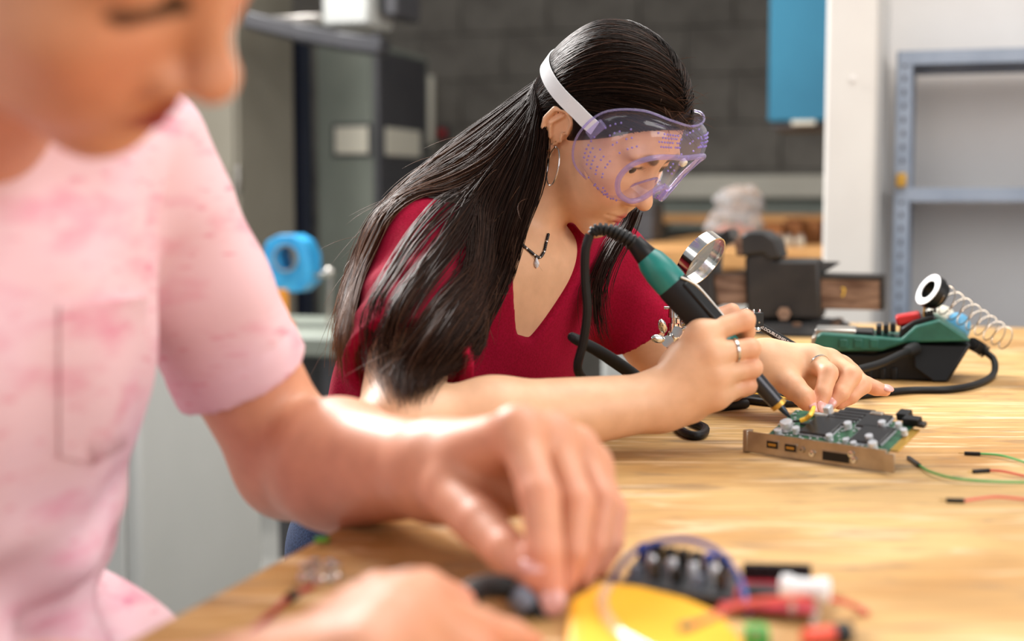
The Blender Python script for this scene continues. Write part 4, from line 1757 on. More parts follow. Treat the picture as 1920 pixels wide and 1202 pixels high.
for i, c_ in enumerate(sp_):
    out_ = nrmz((c_[0], c_[1], 0.0))
    if i == 0:
        tng = sp_[1] - sp_[0]
    else:
        tng = sp_[min(i + 1, len(sp_) - 1)] - sp_[i - 1]
    wz = nrmz(np.cross(nrmz(tng), out_))
    if wz[2] < 0:
        wz = -wz
    for (a_, b_) in ((-1, 0), (1, 0), (1, 1), (-1, 1)):
        SV.append(toW((c_ + wz * wd * a_ + out_ * 0.0014 * b_)[None])[0])
        across.append((a_ * 0.05, 0, 0))
for i in range(len(sp_) - 1):
    for k in range(4):
        SF.append((4 * i + k, 4 * i + (k + 1) % 4, 4 * i + 4 + (k + 1) % 4, 4 * i + 4 + k))
so = MB().add(SV, SF).build('strap', M_elastic, gog, angle=40)
at = so.data.attributes.new('across', 'FLOAT_VECTOR', 'POINT')
at.data.foreach_set('vector', np.array(across, np.float32).ravel())
for sx in (1, -1):
    c_ = toW(np.array([[sx * 0.0835, 0.038, 0.044]]))[0]
    ax_ = np.stack([nrmz(np.array([sx * 0.9, 0.25, 0]) @ G_HEAD.ax), nrmz(np.array([-sx * 0.25, 0.9, -0.2]) @ G_HEAD.ax), nrmz(np.array([0.0, 0.2, 0.95]) @ G_HEAD.ax)])
    MB().box(c_, (0.005, 0.010, 0.021), ax_).build('strap_buckle', M_gogrim, gog, bevel=0.001)

# ---------------------------------------------------------------- jewellery
er = G_HEAD.world((-0.0745, -0.009, -0.030))
M_silver = mat('silver', srgb(205, 200, 195), 0.18, 1.0)
M_bead = mat('black_bead', srgb(24, 22, 26), 0.15)
t = thing('hoop_earring', 'thin silver hoop earring in the visible ear of the girl', 'earring', er)
cc = P(1037, 312, er[1] - 0.014)
hl = []
e1, e2 = nrmz((0.45, -0.85, 0)), np.array([0.15, 0.05, 0.98])
for k in range(41):
    an = 2 * math.pi * k / 40
    hl.append(cc + 0.0125 * math.cos(an) * e1 * 0.9 + 0.0195 * math.sin(an) * e2)
MB().tube(hl, 0.0008, 6, cap=False).build('hoop', M_silver, t, angle=0)
MB().ball(cc + 0.0195 * e2, 0.0016).build('post', M_silver, t)


nk = thing('necklace', 'black beaded necklace with a small pale drop pendant on the girl', 'necklace', P(1010, 490, 1.42))
sk = Union([gNeck, gChest, G_HEAD], k=0.012)
npx = [(962, 432), (970, 446), (982, 461), (995, 472), (1006, 481), (1013, 482), (1020, 472), (1024, 456), (1028, 440)]
cps = [c_ for c_ in (cast(sk, a_, b_, 1.25, 1.6) for a_, b_ in npx) if c_ is not None]
if len(cps) > 2:
    sp_ = spline([c_ - nrmz(ray(1000, 460)) * 0.0012 for c_ in cps], 5)
    MB().tube(sp_, 0.0005, 5).build('thread', M_bead, nk)
    for k, c_ in enumerate(sp_):
        MB().ball(c_, 0.0017, 8, 6).build('bead', M_bead if k % 6 else M_silver, nk)
    pd = cps[len(cps) // 2] - nrmz(ray(1000, 460)) * 0.003
    MB().lathe(pd + np.array([0, 0, -0.010]), (0, 0, 1), [(0.0003, -0.002), (0.0022, 0.0), (0.0030, 0.003), (0.0018, 0.006), (0.0006, 0.009)], 12).build('pendant', mat('pearl', srgb(226, 226, 230), 0.2), nk)


# finger rings and nails
def ringband(name, label, a, b, r, parent=None):
    d = nrmz(np.array(b) - np.array(a))
    t_ = thing(name, label, 'ring', a)
    MB().lathe(a, d, [(r, -0.0012), (r + 0.0010, -0.001), (r + 0.0010, 0.001), (r, 0.0012)], 28, closed=True).build('band', M_silver, t_)
    return t_


f = r_f['middle']
ringband('finger_ring', 'thin silver ring on the hand gripping the soldering iron', f[0] + (f[1] - f[0]) * 0.62, f[1], 0.0106)
f = l_f['index']
ringband('finger_ring', 'thin silver ring on the hand holding the yellow wire', f[0] + (f[1] - f[0]) * 0.45, f[1], 0.0110)

M_nail = mat('pink_nail', srgb(222, 166, 158), 0.2)


def nail(f, r, dorsal, parent, ln=0.010, wd=0.0058):
    d = nrmz(f[3] - f[2])
    n_ = np.array(dorsal, float)
    n_ = nrmz(n_ - d * (n_ @ d))
    s_ = np.cross(d, n_)
    MB().ball(f[3] + d * 0.001 + n_ * (r - 0.0018), (wd, ln * 0.72, 0.0026), 14, 9, np.stack([s_, d, n_])).build('fingernail', M_nail, parent, angle=0)


for k, dv in (('thumb', (0.35, -0.8, 0.25)), ('index', (0.25, -0.85, 0.25)), ('middle', (0.1, -0.75, 0.55)), ('pinky', (0.1, -0.5, 0.85))):
    nail(l_f[k], rad2[k][3], dv, gBody)
# ================================================================ the boy
B_HEAD = Head((-0.2128, 0.650, CAM_Z + 0.1454), head_axes(6, 45, 36), 1.114, male=True)
bF = nrmz((0.88, -0.47, 0))
bL = np.array([0.47, 0.88, 0.0])
bL = nrmz(bL - bF * (bL @ bF))
bShL = P(244, 305, 1.0)
bMid = bShL - bL * 0.185
bShR = bShL - bL * 0.37 + np.array([0, 0, -0.01])
bN = bMid + np.array([0, 0, 0.045]) + bF * 0.01
bHip = bMid - bF * 0.10 + np.array([0, 0, -0.44])
bElL = P(546, 866, 1.075)
bWrL = P(826, 884, 0.915)
bSp = nrmz(bN - bHip)
bFr = np.cross(bL, bSp)
bFrame = np.stack([bL, bFr, bSp])


def bT(l, f, s):
    return bN + bL * l + bFr * f + bSp * s


bl_f = dict(
    index=px((972, 812, 0.842), (1012, 930, 0.800), (1022, 1034, 0.782), (1034, 1124, 0.776)),
    middle=px((1034, 822, 0.858), (1078, 944, 0.822), (1070, 1036, 0.806), (1052, 1096, 0.800)),
    ring=px((1078, 844, 0.878), (1124, 940, 0.848), (1112, 1022, 0.832), (1090, 1078, 0.824)),
    pinky=px((1102, 874, 0.898), (1146, 958, 0.874), (1142, 1018, 0.862), (1120, 1064, 0.854)),
    thumb=px((845, 925, 0.872), (902, 984, 0.832), (952, 1036, 0.800), (1000, 1078, 0.780)))
brad = dict(index=(0.0128, 0.0118, 0.0105, 0.0085), middle=(0.0130, 0.0120, 0.0106, 0.0086), ring=(0.0126, 0.0114, 0.0100, 0.0084),
            pinky=(0.0115, 0.0102, 0.0090, 0.0076), thumb=(0.017, 0.0148, 0.0125, 0.0098))
bpalmL = [rc(bWrL, bl_f['index'][0], 0.027, 0.0148), rc(bWrL, bl_f['middle'][0], 0.027, 0.0150), rc(bWrL, bl_f['ring'][0], 0.027, 0.0145), rc(bWrL, bl_f['pinky'][0], 0.027, 0.0135),
          ell(P(860, 915, 0.885), 0.024), ell(P(960, 900, 0.890), 0.024), rc(bl_f['index'][0], bl_f['pinky'][0], 0.012, 0.012)]
bhandL = Hand(bpalmL, [chain(bl_f[k], brad[k]) for k in bl_f], k=0.009)

# right hand low in the foreground
bWrR = P(520, 1325, 0.600)
br_f = dict(
    index=px((775, 1138, 0.655), (898, 1186, 0.690), (955, 1200, 0.712), (996, 1216, 0.728)),
    middle=px((745, 1165, 0.628), (880, 1230, 0.655), (930, 1262, 0.672), (958, 1290, 0.682)),
    ring=px((715, 1205, 0.608), (840, 1280, 0.630), (890, 1310, 0.645), (915, 1340, 0.655)),
    pinky=px((680, 1240, 0.592), (780, 1320, 0.605), (820, 1350, 0.615), (845, 1380, 0.622)),
    thumb=px((640, 1215, 0.650), (712, 1130, 0.690), (795, 1112, 0.720), (858, 1132, 0.738)))
bpalmR = [rc(bWrR, br_f['index'][0], 0.027, 0.0150), rc(bWrR, br_f['middle'][0], 0.027, 0.0150), rc(bWrR, br_f['ring'][0], 0.027, 0.0145), rc(bWrR, br_f['pinky'][0], 0.027, 0.0135),
          ell(P(630, 1235, 0.640), 0.024), ell(P(690, 1172, 0.655), 0.020), rc(br_f['index'][0], br_f['pinky'][0], 0.012, 0.012)]
bhandR = Hand(bpalmR, [chain(br_f[k], brad[k]) for k in br_f], k=0.009)
bElR = P(-150, 1480, 0.62)
bArmL = Grp(arm(bShL, bElL, bWrL, (0.047, 0.040, 0.045, 0.0290)) + [(ell(bElL, 0.038), 0.01)])
bArmR = Grp(arm(bShR, bElR, bWrR, (0.050, 0.043, 0.046, 0.0290)))
bNeck = Grp([(rc(B_HEAD.world((0, -0.02, -0.03)), bN + bSp * -0.02, 0.058, 0.062), 0.03), (rc(B_HEAD.world((0, 0.01, -0.05)), bT(0, 0.03, -0.03), 0.045, 0.05), 0.03)], pad=0.02)
bChest = Grp([(ell(bT(0, 0.0, -0.17), (0.165, 0.105, 0.17), bFrame), 0.05), (rc(bShR, bShL, 0.05, 0.05), 0.05), (ell(bT(0, 0, -0.36), (0.145, 0.10, 0.15), bFrame), 0.05)], pad=0.02)
B_SKIN = srgb(212, 152, 120)
B_RED = srgb(222, 140, 116)
M_skin_b = skin_material('brown_skin')


def boy_color(v):
    col = np.tile(np.array(B_SKIN), (len(v), 1))
    for f in (bl_f, br_f):
        for k in f:
            for j, w in ((0, 0.15), (1, 0.25), (2, 0.25), (3, 0.5)):
                d = np.linalg.norm(v - f[k][j], axis=1)
                col = blend_color(col, (1 - sstep(d, 0.008, 0.024)) * w, B_RED)
    return face_colors(B_HEAD, v, col, srgb(150, 58, 56), srgb(26, 14, 10), srgb(216, 128, 104))


boy = thing('person', 'boy in a pink T-shirt working with both hands in the foreground', 'person', (bHip[0], bHip[1], 0))
bBodyU = Union([B_HEAD, bNeck, bChest, bArmL, bArmR, bhandL, bhandR], k=0.014)
bBody = sculpt('body', bBodyU, 0.0028, M_skin_b, boy, boy_color, it=2)
eyes(B_HEAD, boy, (0, 0.85, -0.5))
# short dark hair, mostly out of the picture
M_bhair = noisy('short_dark_hair', srgb(18, 12, 10), srgb(46, 31, 24), 260, 0.6, bump=1.0, detail=3, stretch=(1, 1, 0.15), Specular_IOR_Level=0.25)


class BoyCap(HairCap):
    pass


v, q = surface(BoyCap(B_HEAD, 0.010), 0.005)
mesh_obj('hair', v, q, M_bhair, boy)

# ---- pink shirt
def pink_jersey():
    m = mat('pink_marl_jersey', srgb(236, 196, 200), 0.9, Specular_IOR_Level=0.2)
    nt = m.node_tree
    N, Lk = nt.nodes, nt.links
    tc = N.new('ShaderNodeTexCoord')
    prev = None
    for sc, stv, lo, hi, c2, fac in ((16, (1, 1, 3.2), 0.52, 0.74, srgb(214, 132, 152), 0.8), (46, (1, 1, 4), 0.60, 0.74, srgb(205, 96, 124), 0.6), (5, (1, 1, 1.6), 0.45, 0.75, srgb(226, 190, 212), 0.6)):
        mp = N.new('ShaderNodeMapping')
        mp.inputs['Scale'].default_value = stv
        mp.inputs['Rotation'].default_value = (0.25, 0.3, 0)
        nz = N.new('ShaderNodeTexNoise')
        nz.inputs['Scale'].default_value = sc
        nz.inputs['Detail'].default_value = 4
        Lk.new(tc.outputs['Object'], mp.inputs[0])
        Lk.new(mp.outputs[0], nz.inputs[0])
        r = N.new('ShaderNodeValToRGB')
        r.color_ramp.elements[0].position = lo
        r.color_ramp.elements[1].position = hi
        r.color_ramp.elements[0].color = (0, 0, 0, 1)
        r.color_ramp.elements[1].color = (fac, fac, fac, 1)
        Lk.new(nz.outputs[0], r.inputs[0])
        mx = N.new('ShaderNodeMix')
        mx.data_type = 'RGBA'
        Lk.new(r.outputs[0], mx.inputs[0])
        if prev is None:
            mx.inputs[6].default_value = (*srgb(226, 190, 194), 1)
        else:
            Lk.new(prev, mx.inputs[6])
        mx.inputs[7].default_value = (*c2, 1)
        prev = mx.outputs[2]
    Lk.new(prev, N['Principled BSDF'].inputs['Base Color'])
    return m


M_pink = pink_jersey()
bHemL = bShL + (bElL - bShL) * 0.70
bHemR = bShR + (bElR - bShR) * 0.70
bnL, bnR = nrmz(bElL - bShL), nrmz(bElR - bShR)


def boy_post(p, d):
    q = (p - bN) @ bFrame.T
    l_, f_, s_ = q[:, 0], q[:, 1], q[:, 2]
    # soft drape lines from the shoulder, and heavy folds bunched over the lap
    d = d + 0.0030 * np.sin(l_ * 70 + s_ * 26 + 2 * np.sin(s_ * 14)) * sstep(-s_, 0.02, 0.2)
    w = sstep(-s_, 0.22, 0.32)
    d = d + w * (0.012 * np.sin(s_ * 62 + l_ * 18 + 1.2 * np.sin(l_ * 22)) + 0.006 * np.sin(s_ * 110 - l_ * 40))
    for o, n in ((bHemL, bnL), (bHemR, bnR)):
        x = (p - o) @ n
        dr = np.linalg.norm((p - o) - x[:, None] * n, axis=1)
        d = d + np.where(dr < 0.1, 0.0012 * np.sin(x * 90 + 6 * np.sin(dr * 40)), 0) * sstep(-x, 0.0, 0.05)
        d = np.maximum(d, np.where(dr < 0.12, x, -1))
        d = np.where((np.abs(x + 0.026) < 0.0022) & (dr < 0.1), d + 0.0012, d)       # hem seam
        d = np.maximum(d, -np.maximum(dr - 0.0445, -(x + 0.012)))
    return d


bShirtP = [(ell(bT(0.004, 0.0, -0.17), (0.184, 0.126, 0.18), bFrame), 0.05), (ell(bT(0, 0.0, 0.005), (0.105, 0.078, 0.05), bFrame), 0.04), (rc(bT(-0.05, 0.045, 0.0), bT(0.05, 0.045, 0.0), 0.038, 0.038), 0.04), (rc(bShR, bShL, 0.056, 0.056), 0.06),
           (ell(bT(0.004, 0.0, -0.36), (0.172, 0.125, 0.17), bFrame), 0.06),
           (ell(bT(0.01, 0.045, -0.375), (0.185, 0.135, 0.075), bFrame), 0.03),
           (rc(bShL, bHemL, 0.056, 0.052), 0.012), (rc(bShR, bHemR, 0.060, 0.066), 0.03)]
bShirtG = Grp(bShirtP, [(ell(bT(0, -0.004, 0.088), (0.066, 0.064, 0.048), bFrame), 0.008)], pad=0.03, post=boy_post)
bShirt = sculpt('t_shirt', bShirtG, 0.0036, M_pink, boy, None, it=2)
bShirt['label'] = 'pale pink marled crew-neck T-shirt'
# chest pocket: a patch lying on the shirt front
pc = [(116, 570), (300, 556), (292, 800), (205, 880), (118, 850)]
NU, NVV = 8, 9


def pocket():
    front, back = [], []
    ok = True
    for j in range(NVV + 1):
        t = j / NVV
        for i in range(NU + 1):
            u = i / NU
            xl, xr = 112, 278 - 38 * t
            yl = 572 + (855 - 572) * t
            yr = 557 + (835 - 557) * t
            x = xl + (xr - xl) * u
            y = yl + (yr - yl) * u + max(0, t - 0.85) * 180 * (1 - abs(2 * u - 1))
            c = cast(bShirtG, x, y, 0.5, 1.4)
            if c is None:
                return None
            r = nrmz(ray(x, y))
            lift = 0.0018 + 0.009 * max(0, 0.14 - t) / 0.14 * sstep(np.array(u), 0.3, 0.85)
            front.append(c - r * lift)
            back.append(c + r * 0.001)
    n = (NU + 1) * (NVV + 1)
    fs = []
    for j in range(NVV):
        for i in range(NU):
            a = j * (NU + 1) + i
            fs.append((a, a + 1, a + NU + 2, a + NU + 1))
            fs.append((n + a, n + a + NU + 1, n + a + NU + 2, n + a + 1))
    rim = [i for i in range(NU + 1)] + [j * (NU + 1) + NU for j in range(1, NVV + 1)] + [NVV * (NU + 1) + i for i in range(NU - 1, -1, -1)] + [j * (NU + 1) for j in range(NVV - 1, 0, -1)]
    for k in range(len(rim)):
        a, b = rim[k], rim[(k + 1) % len(rim)]
        fs.append((a, n + a, n + b, b))
    return MB().add(front + back, fs)


pk = pocket()
if pk:
    po = pk.build('pocket', M_pink, bShirt, angle=60)
bLegF = hz(UV)
legs(boy, bHip + np.array([0, 0, 0.0]), np.cross((0, 0, 1), bLegF), bLegF, 0.52, M_denim)
for k, dv in (('thumb', (0.35, -0.8, 0.4)), ('index', (0.1, -0.95, 0.2))):
    nail(bl_f[k], brad[k][3], dv, bBody, 0.012, 0.0072)

# ---------------------------------------------------------------- stools the two sit on
M_stool = mat('dark_stool_frame', srgb(52, 54, 58), 0.5, 0.6)


def stool(c, label):
    t = thing('stool', label, 'stool', (c[0], c[1], 0), 'stools at the workbench')
    zt_ = c[2]
    MB().lathe((c[0], c[1], zt_ - 0.035), (0, 0, 1), [(0.125, 0), (0.14, 0.006), (0.14, 0.026), (0.13, 0.034), (0, 0.035)], 28).build('seat', M_wood2, t)
    for k in range(4):
        a = math.pi / 4 + k * math.pi / 2
        MB().cyl((c[0] + 0.09 * math.cos(a), c[1] + 0.09 * math.sin(a), zt_ - 0.036), (c[0] + 0.14 * math.cos(a), c[1] + 0.14 * math.sin(a), 0), 0.012, None, 10).build('leg', M_stool, t)
    MB().lathe((c[0], c[1], 0.2), (0, 0, 1), [(0.112, -0.006), (0.124, -0.006), (0.124, 0.006), (0.112, 0.006)], 28, closed=True).build('foot_ring', M_stool, t)


stool((gHip[0] + 0.08, gHip[1], gHip[2] - 0.125), 'stool under the girl')
stool((bHip[0], bHip[1], bHip[2] - 0.125), 'stool under the boy')

# ================================================================ things on the bench
# ---- circuit card
M_pcb = noisy('green_circuit_board', srgb(24, 66, 44), srgb(52, 104, 70), 160, 0.35, detail=2)
M_chip = mat('chip_black', srgb(44, 42, 42), 0.3)
M_tin = noisy('tinned_steel', srgb(168, 156, 140), srgb(186, 174, 158), 60, 0.3, 0.9)
M_cap = mat('capacitor_can', srgb(214, 216, 220), 0.25, 0.35)
M_gold = mat('gold_fingers', srgb(190, 150, 70), 0.35, 0.8)
kl = TB(1401, 849)
kr = TB(1662, 888)
ke = nrmz(kr - kl)
kh = np.array([-ke[1], ke[0], 0])
if kh[1] < 0:
    kh = -kh
KL = np.linalg.norm(kr - kl)
PH = 0.0165
UPZ = np.array([0, 0, 1.0])
kfar = TB(1742, 798, 0.036)                      # far right corner, propped a little higher than the bracket side
kfr = kr + np.array([0, 0, PH])
dv_ = kfar - kfr
tilt = math.atan2(kfar[2] - kfr[2], float(dv_ @ kh))
kw = kh * math.cos(tilt) + UPZ * math.sin(tilt)
kn = np.cross(ke, kw)
D_ = float(dv_ @ kw)
card = thing('circuit_card', 'green circuit card with a metal bracket lying in front of the soldering tip', 'circuit board', (kl + kr) / 2)
kax = (ke, kw, kn)
kup = (ke, kh, UPZ)
kl0 = kl + UPZ * PH


def KP(px_, py_, h=0.0):
    r = ray(px_, py_)
    return CAMP + r * (((kl0 + kn * h - CAMP) @ kn) / (r @ kn))


pcb = MB().box(kl0 + ke * (KL * 0.56) + kw * (D_ / 2) - kn * 0.0008, (KL * 0.86, D_, 0.0016), kax).build('board', M_pcb, card, bevel=0.0003)
# bracket with port openings
br = MB()
br.box((kl + kr) / 2 + np.array([0, 0, 0.0105]), (KL, 0.0010, 0.019), kup)
brk = br.build('bracket', M_tin, card, bevel=0.0003)
MB().box(kl + ke * -0.002 + kh * 0.004 + np.array([0, 0, 0.0105]), (0.005, 0.010, 0.020), kup).build('bracket_tab', M_tin, card, bevel=0.0006)
MB().box(kr + ke * 0.004 + kh * -0.003 + np.array([0, 0, 0.010]), (0.010, 0.0012, 0.016), kup).build('bracket_tab', M_tin, card, bevel=0.0004)


def port(px_, py_, w, h, name='port', inner=None):
    r = ray(px_, py_)
    t_ = ((kl - kh * 0.0005 - CAMP) @ kh) / (r @ kh)
    c_ = CAMP + r * t_
    p_ = MB().box(c_, (w + 0.002, 0.0014, h + 0.002), kup).build(name, M_tin, brk, bevel=0.0003)
    MB().box(c_ - kh * 0.0006, (w, 0.0012, h), kup).build('opening', M_black, brk)
    if inner:
        MB().box(c_ - kh * 0.0009, (w * 0.7, 0.0012, h * 0.36), kup).build('contact', inner, brk)


port(1449, 834, 0.0115, 0.0062, 'usb_port', M_gold)
port(1483, 840, 0.0115, 0.0062, 'usb_port', M_gold)
port(1568, 857, 0.026, 0.0078, 'video_port')
for (x, y) in ((1505, 843), (1524, 850), (1597, 851), (1602, 862)):
    r = ray(x, y)
    c_ = CAMP + r * (((kl - CAMP) @ kh) / (r @ kh))
    MB().lathe(c_, -kh, [(0.0030, 0), (0.0026, 0.0024), (0.0012, 0.0026), (0.0012, 0.0004)], 14).build('hex_screw' if x > 1510 else 'audio_jack', M_chrome if x > 1510 else M_tin, brk)
MB().box(kl0 + ke * (KL * 1.01) + kw * (D_ * 0.5) - kn * 0.001, (0.010, D_ * 0.72, 0.0014), kax).build('edge_connector', M_gold, card, bevel=0.0002)
# chips with bevelled lids and rows of leads
for (x, y, w) in ((1543, 803, 0.030), (1636, 819, 0.029), (1640, 793, 0.024)):
    c_ = KP(x, y)
    ch = MB().box(c_ + kn * (0.0016), (w, w, 0.0030), kax).build('chip', M_chip, card, bevel=0.0006)
    ld = MB()
    for i in range(16):
        t_ = (i - 7.5) / 8 * w * 0.47
        for s_ in (-1, 1):
            ld.box(c_ + ke * t_ + kw * s_ * (w / 2 + 0.0011) + kn * (0.0008), (0.0008, 0.0022, 0.0005), kax)
            ld.box(c_ + kw * t_ + ke * s_ * (w / 2 + 0.0011) + kn * (0.0008), (0.0022, 0.0008, 0.0005), kax)
    ld.build('leads', M_cap, ch, smooth=False)['kind'] = 'stuff'
for i in range(6):
    c_ = KP(1560 + 10.5 * i, 796 - 4.6 * i)
    MB().box(c_ + kn * (0.0014), (0.030, 0.0046, 0.0028), kax).build('memory_chip', M_chip, card, bevel=0.0004)
    MB().box(c_ - kw * 0.0032 + kn * (0.0008), (0.028, 0.0010, 0.0014), kax).build('pin_row', M_cap, card)
for (x, y, r_, h_) in ((1477, 806, 0.0058, 0.0090), (1460, 812, 0.0036, 0.004), (1494, 812, 0.0034, 0.006), (1591, 803, 0.0036, 0.006), (1655, 801, 0.0034, 0.006), (1686, 803, 0.0030, 0.0055), (1696, 815, 0.0030, 0.0055), (1556, 824, 0.0030, 0.005), (1631, 828, 0.0034, 0.0065), (1601, 836, 0.0028, 0.004), (1638, 842, 0.0040, 0.007), (1586, 830, 0.0026, 0.004)):
    MB().lathe(KP(x, y), kn, [(r_, 0), (r_, h_ * 0.12), (r_ * 0.92, h_ * 0.18), (r_, h_ * 0.24), (r_, h_ * 0.93), (r_ * 0.9, h_)], 20).build('capacitor', M_cap, card)
for (x, y, w, d, h_, m_) in ((1697, 785, 0.011, 0.010, 0.007, M_black), (1712, 796, 0.015, 0.008, 0.007, M_black), (1645, 781, 0.012, 0.005, 0.004, M_tin), (1555, 778, 0.006, 0.008, 0.009, M_cap), (1540, 781, 0.014, 0.003, 0.003, M_cap), (1512, 797, 0.012, 0.003, 0.002, M_chip), (1500, 806, 0.010, 0.003, 0.002, M_chip), (1730, 800, 0.006, 0.006, 0.004, M_chip)):
    MB().box(KP(x, y) + kn * (h_ / 2), (w, d, h_), kax).build('component', m_, card, bevel=0.0005)
sm = MB()
for i in range(150):
    a_, b_ = rng.uniform(0.13, 0.90), rng.uniform(0.06, 0.97)
    sm.box(kl0 + ke * KL * a_ + kw * D_ * b_ + kn * 0.0004, (rng.uniform(0.001, 0.0025), rng.uniform(0.0008, 0.0016), 0.0008), kax)
sm.build('tiny_components', M_cap, pcb, smooth=False)['kind'] = 'stuff'
for s_ in (0.20, 0.72):
    p_ = kl0 + ke * KL * s_ + kw * D_ * 0.94
    MB().cyl((p_[0], p_[1], TABLE_Z), p_ - kn * 0.0016, 0.0025).build('standoff', M_tin, card)

# ---- soldering iron
M_tealp = noisy('teal_grip_plastic', srgb(20, 112, 106), srgb(28, 128, 120), 60, 0.38)
M_greenp = noisy('bottle_green_plastic', srgb(24, 84, 70), srgb(32, 96, 80), 60, 0.42)
M_grip = mat('soft_black_grip', srgb(18, 19, 22), 0.6, Specular_IOR_Level=0.35)
M_barrel = mat('dark_steel_barrel', srgb(58, 58, 62), 0.32, 0.7)
M_tip = mat('tip_steel', srgb(58, 66, 76), 0.35, 0.9)
S0 = P(1196, 462, 1.292)
S1 = KP(1484, 786, 0.003)
sd = nrmz(S1 - S0)
SL = np.linalg.norm(S1 - S0)
iron = thing('soldering_iron', 'teal and black soldering iron held in the fist of the girl', 'soldering iron', S1)


def seg(name, prof, m, parent=iron, n=28):
    return MB().lathe(S0, sd, prof, n).build(name, m, parent, angle=30)


k_ = SL / 0.208
seg('collar', [(0.0080, -0.006), (0.0088, 0.0), (0.0105, 0.012), (0.0098, 0.014)], M_black)
seg('rear_shell', [(0.0105, 0.012), (0.0132, 0.018), (0.0150, 0.030), (0.0152, 0.044), (0.0146, 0.050)], M_tealp)
grip = seg('grip', [(0.0148, 0.046), (0.0156, 0.049), (0.0150, 0.075), (0.0142, 0.098), (0.0136, 0.106)], M_grip)
seg('front_shell', [(0.0132, 0.102), (0.0134, 0.108), (0.0128, 0.122), (0.0112, 0.132), (0.0090, 0.136)], M_tealp)
seg('barrel', [(0.0088, 0.134), (0.0080, 0.140), (0.0074, SL - 0.030), (0.0070, SL - 0.020)], M_barrel)
seg('barrel_ring', [(0.0066, SL - 0.0205), (0.0076, SL - 0.020), (0.0076, SL - 0.016), (0.005, SL - 0.0155)], M_brass)
seg('tip', [(0.0034, SL - 0.017), (0.0030, SL - 0.010), (0.0012, SL - 0.003), (0.0003, SL)], M_tip)
# raised clip along the grip
up_ = nrmz(np.cross(sd, nrmz(ray(1300, 580))))
if up_[0] < 0:
    up_ = -up_
tow = -nrmz(ray(1300, 580) - sd * (ray(1300, 580) @ sd))
nr_ = nrmz(up_ * 0.75 + tow * 0.65)
sdw = np.cross(sd, nr_)
cl = []
MB().box(S0 + sd * 0.078 + nr_ * 0.0148, (0.052, 0.0125, 0.004), (sd, sdw, nr_)).build('clip', M_black, grip, bevel=0.0015)
MB().tube(spline([S0 + sd * 0.046 + nr_ * 0.0160 + sdw * 0.003, S0 + sd * 0.056 + nr_ * 0.0168 - sdw * 0.003, S0 + sd * 0.068 + nr_ * 0.0165 - sdw * 0.006, S0 + sd * 0.098 + nr_ * 0.0155 - sdw * 0.0062]), 0.0014, 8).build('clip_edge', M_steel, grip)
MB().box(S0 + sd * 0.105 + nr_ * 0.0138, (0.010, 0.010, 0.0035), (sd, sdw, nr_)).build('clip_tongue', M_tealp, grip, bevel=0.001)
# ribbed strain relief, then the lead down to the station
boot = spline([S0, P(1172, 446, 1.290), P(1148, 434, 1.288), P(1122, 430, 1.287), P(1106, 440, 1.287)], 6)
MB().tube(boot, [0.0056 - 0.0024 * i / (len(boot) - 1) for i in range(len(boot))], 12).build('strain_relief', M_rubber, iron)
rb = MB()
for i in range(1, len(boot) - 2, 2):
    d_ = nrmz(boot[i + 1] - boot[i - 1])
    rb.lathe(boot[i], d_, [(0.004, -0.0016), (0.0078 - 0.0028 * i / len(boot), -0.0012), (0.0078 - 0.0028 * i / len(boot), 0.0012), (0.004, 0.0016)], 14)
rb.build('relief_ribs', M_rubber, iron)
lead = [P(1106, 440, 1.287), P(1098, 470, 1.288), P(1097, 520, 1.292), P(1101, 580, 1.296), P(1094, 640, 1.302), P(1083, 685, 1.308), P(1092, 708, 1.325), P(1116, 718, 1.355), P(1165, 745, 1.39)]
lead += [TB(1240, 782, 0.0045), TB(1285, 812, 0.0045), TB(1312, 816, 0.0045), TB(1322, 803, 0.0045), TB(1296, 788, 0.0045), TB(1310, 768, 0.0045), TB(1380, 750, 0.0045), TB(1460, 756, 0.0045), TB(1540, 752, 0.0045), TB(1610, 742, 0.0045),
         TB(1700, 732, 0.0045), TB(1780, 730, 0.0045), TB(1832, 720, 0.0045), P(1862, 702, 1.80), P(1864, 676, 1.83), P(1848, 660, 1.84)]
MB().tube(spline(lead, 7), 0.0043, 10).build('lead', M_rubber, iron)

# ---- soldering station
o_st = TB(1772, 718)
sa = nrmz((0.97, -0.25, 0))
sb = nrmz((0.25, 0.97, 0))
stn = thing('soldering_station', 'green and black soldering station with red switch behind the far hand', 'soldering station', o_st)


def SP(px_, py_, off=0.0):
    r = ray(px_, py_)
    t_ = ((o_st + sb * off - CAMP) @ sb) / (r @ sb)
    return CAMP + r * t_


def plate(name, pts, off, depth, m, parent=stn, bevel=0.002):
    return MB().prism([SP(x, y, off) for x, y in pts], sb * depth).build(name, m, parent, bevel=bevel, angle=30)


base = MB()
lo_p = [(1530, 662), (1640, 664), (1720, 643), (1822, 646), (1808, 668), (1778, 717), (1690, 714), (1600, 712), (1560, 706)]
base.prism([SP(x, y, 0.012) for x, y in lo_p], sb * 0.085)
base.build('base', M_black, stn, bevel=0.003, angle=30)
MB().add([SP(1712, 644, 0.010), SP(1818, 648, 0.010), SP(1776, 716, 0.0), SP(1750, 716, 0.0), SP(1715, 690, -0.002), SP(1712, 644, 0.02), SP(1818, 648, 0.02), SP(1776, 716, 0.02), SP(1750, 716, 0.02), SP(1715, 690, 0.02)],
         [(0, 1, 2, 3, 4), (5, 9, 8, 7, 6), (0, 5, 6, 1), (1, 6, 7, 2), (2, 7, 8, 3), (3, 8, 9, 4), (4, 9, 5, 0)]).build('side_facet', M_black, stn, bevel=0.002, angle=20)
for x in (1625, 1650, 1672):
    plate('foot_rib', [(x, 690), (x + 10, 690), (x + 10, 713), (x, 713)], 0.008, 0.006, M_black, bevel=0.001)
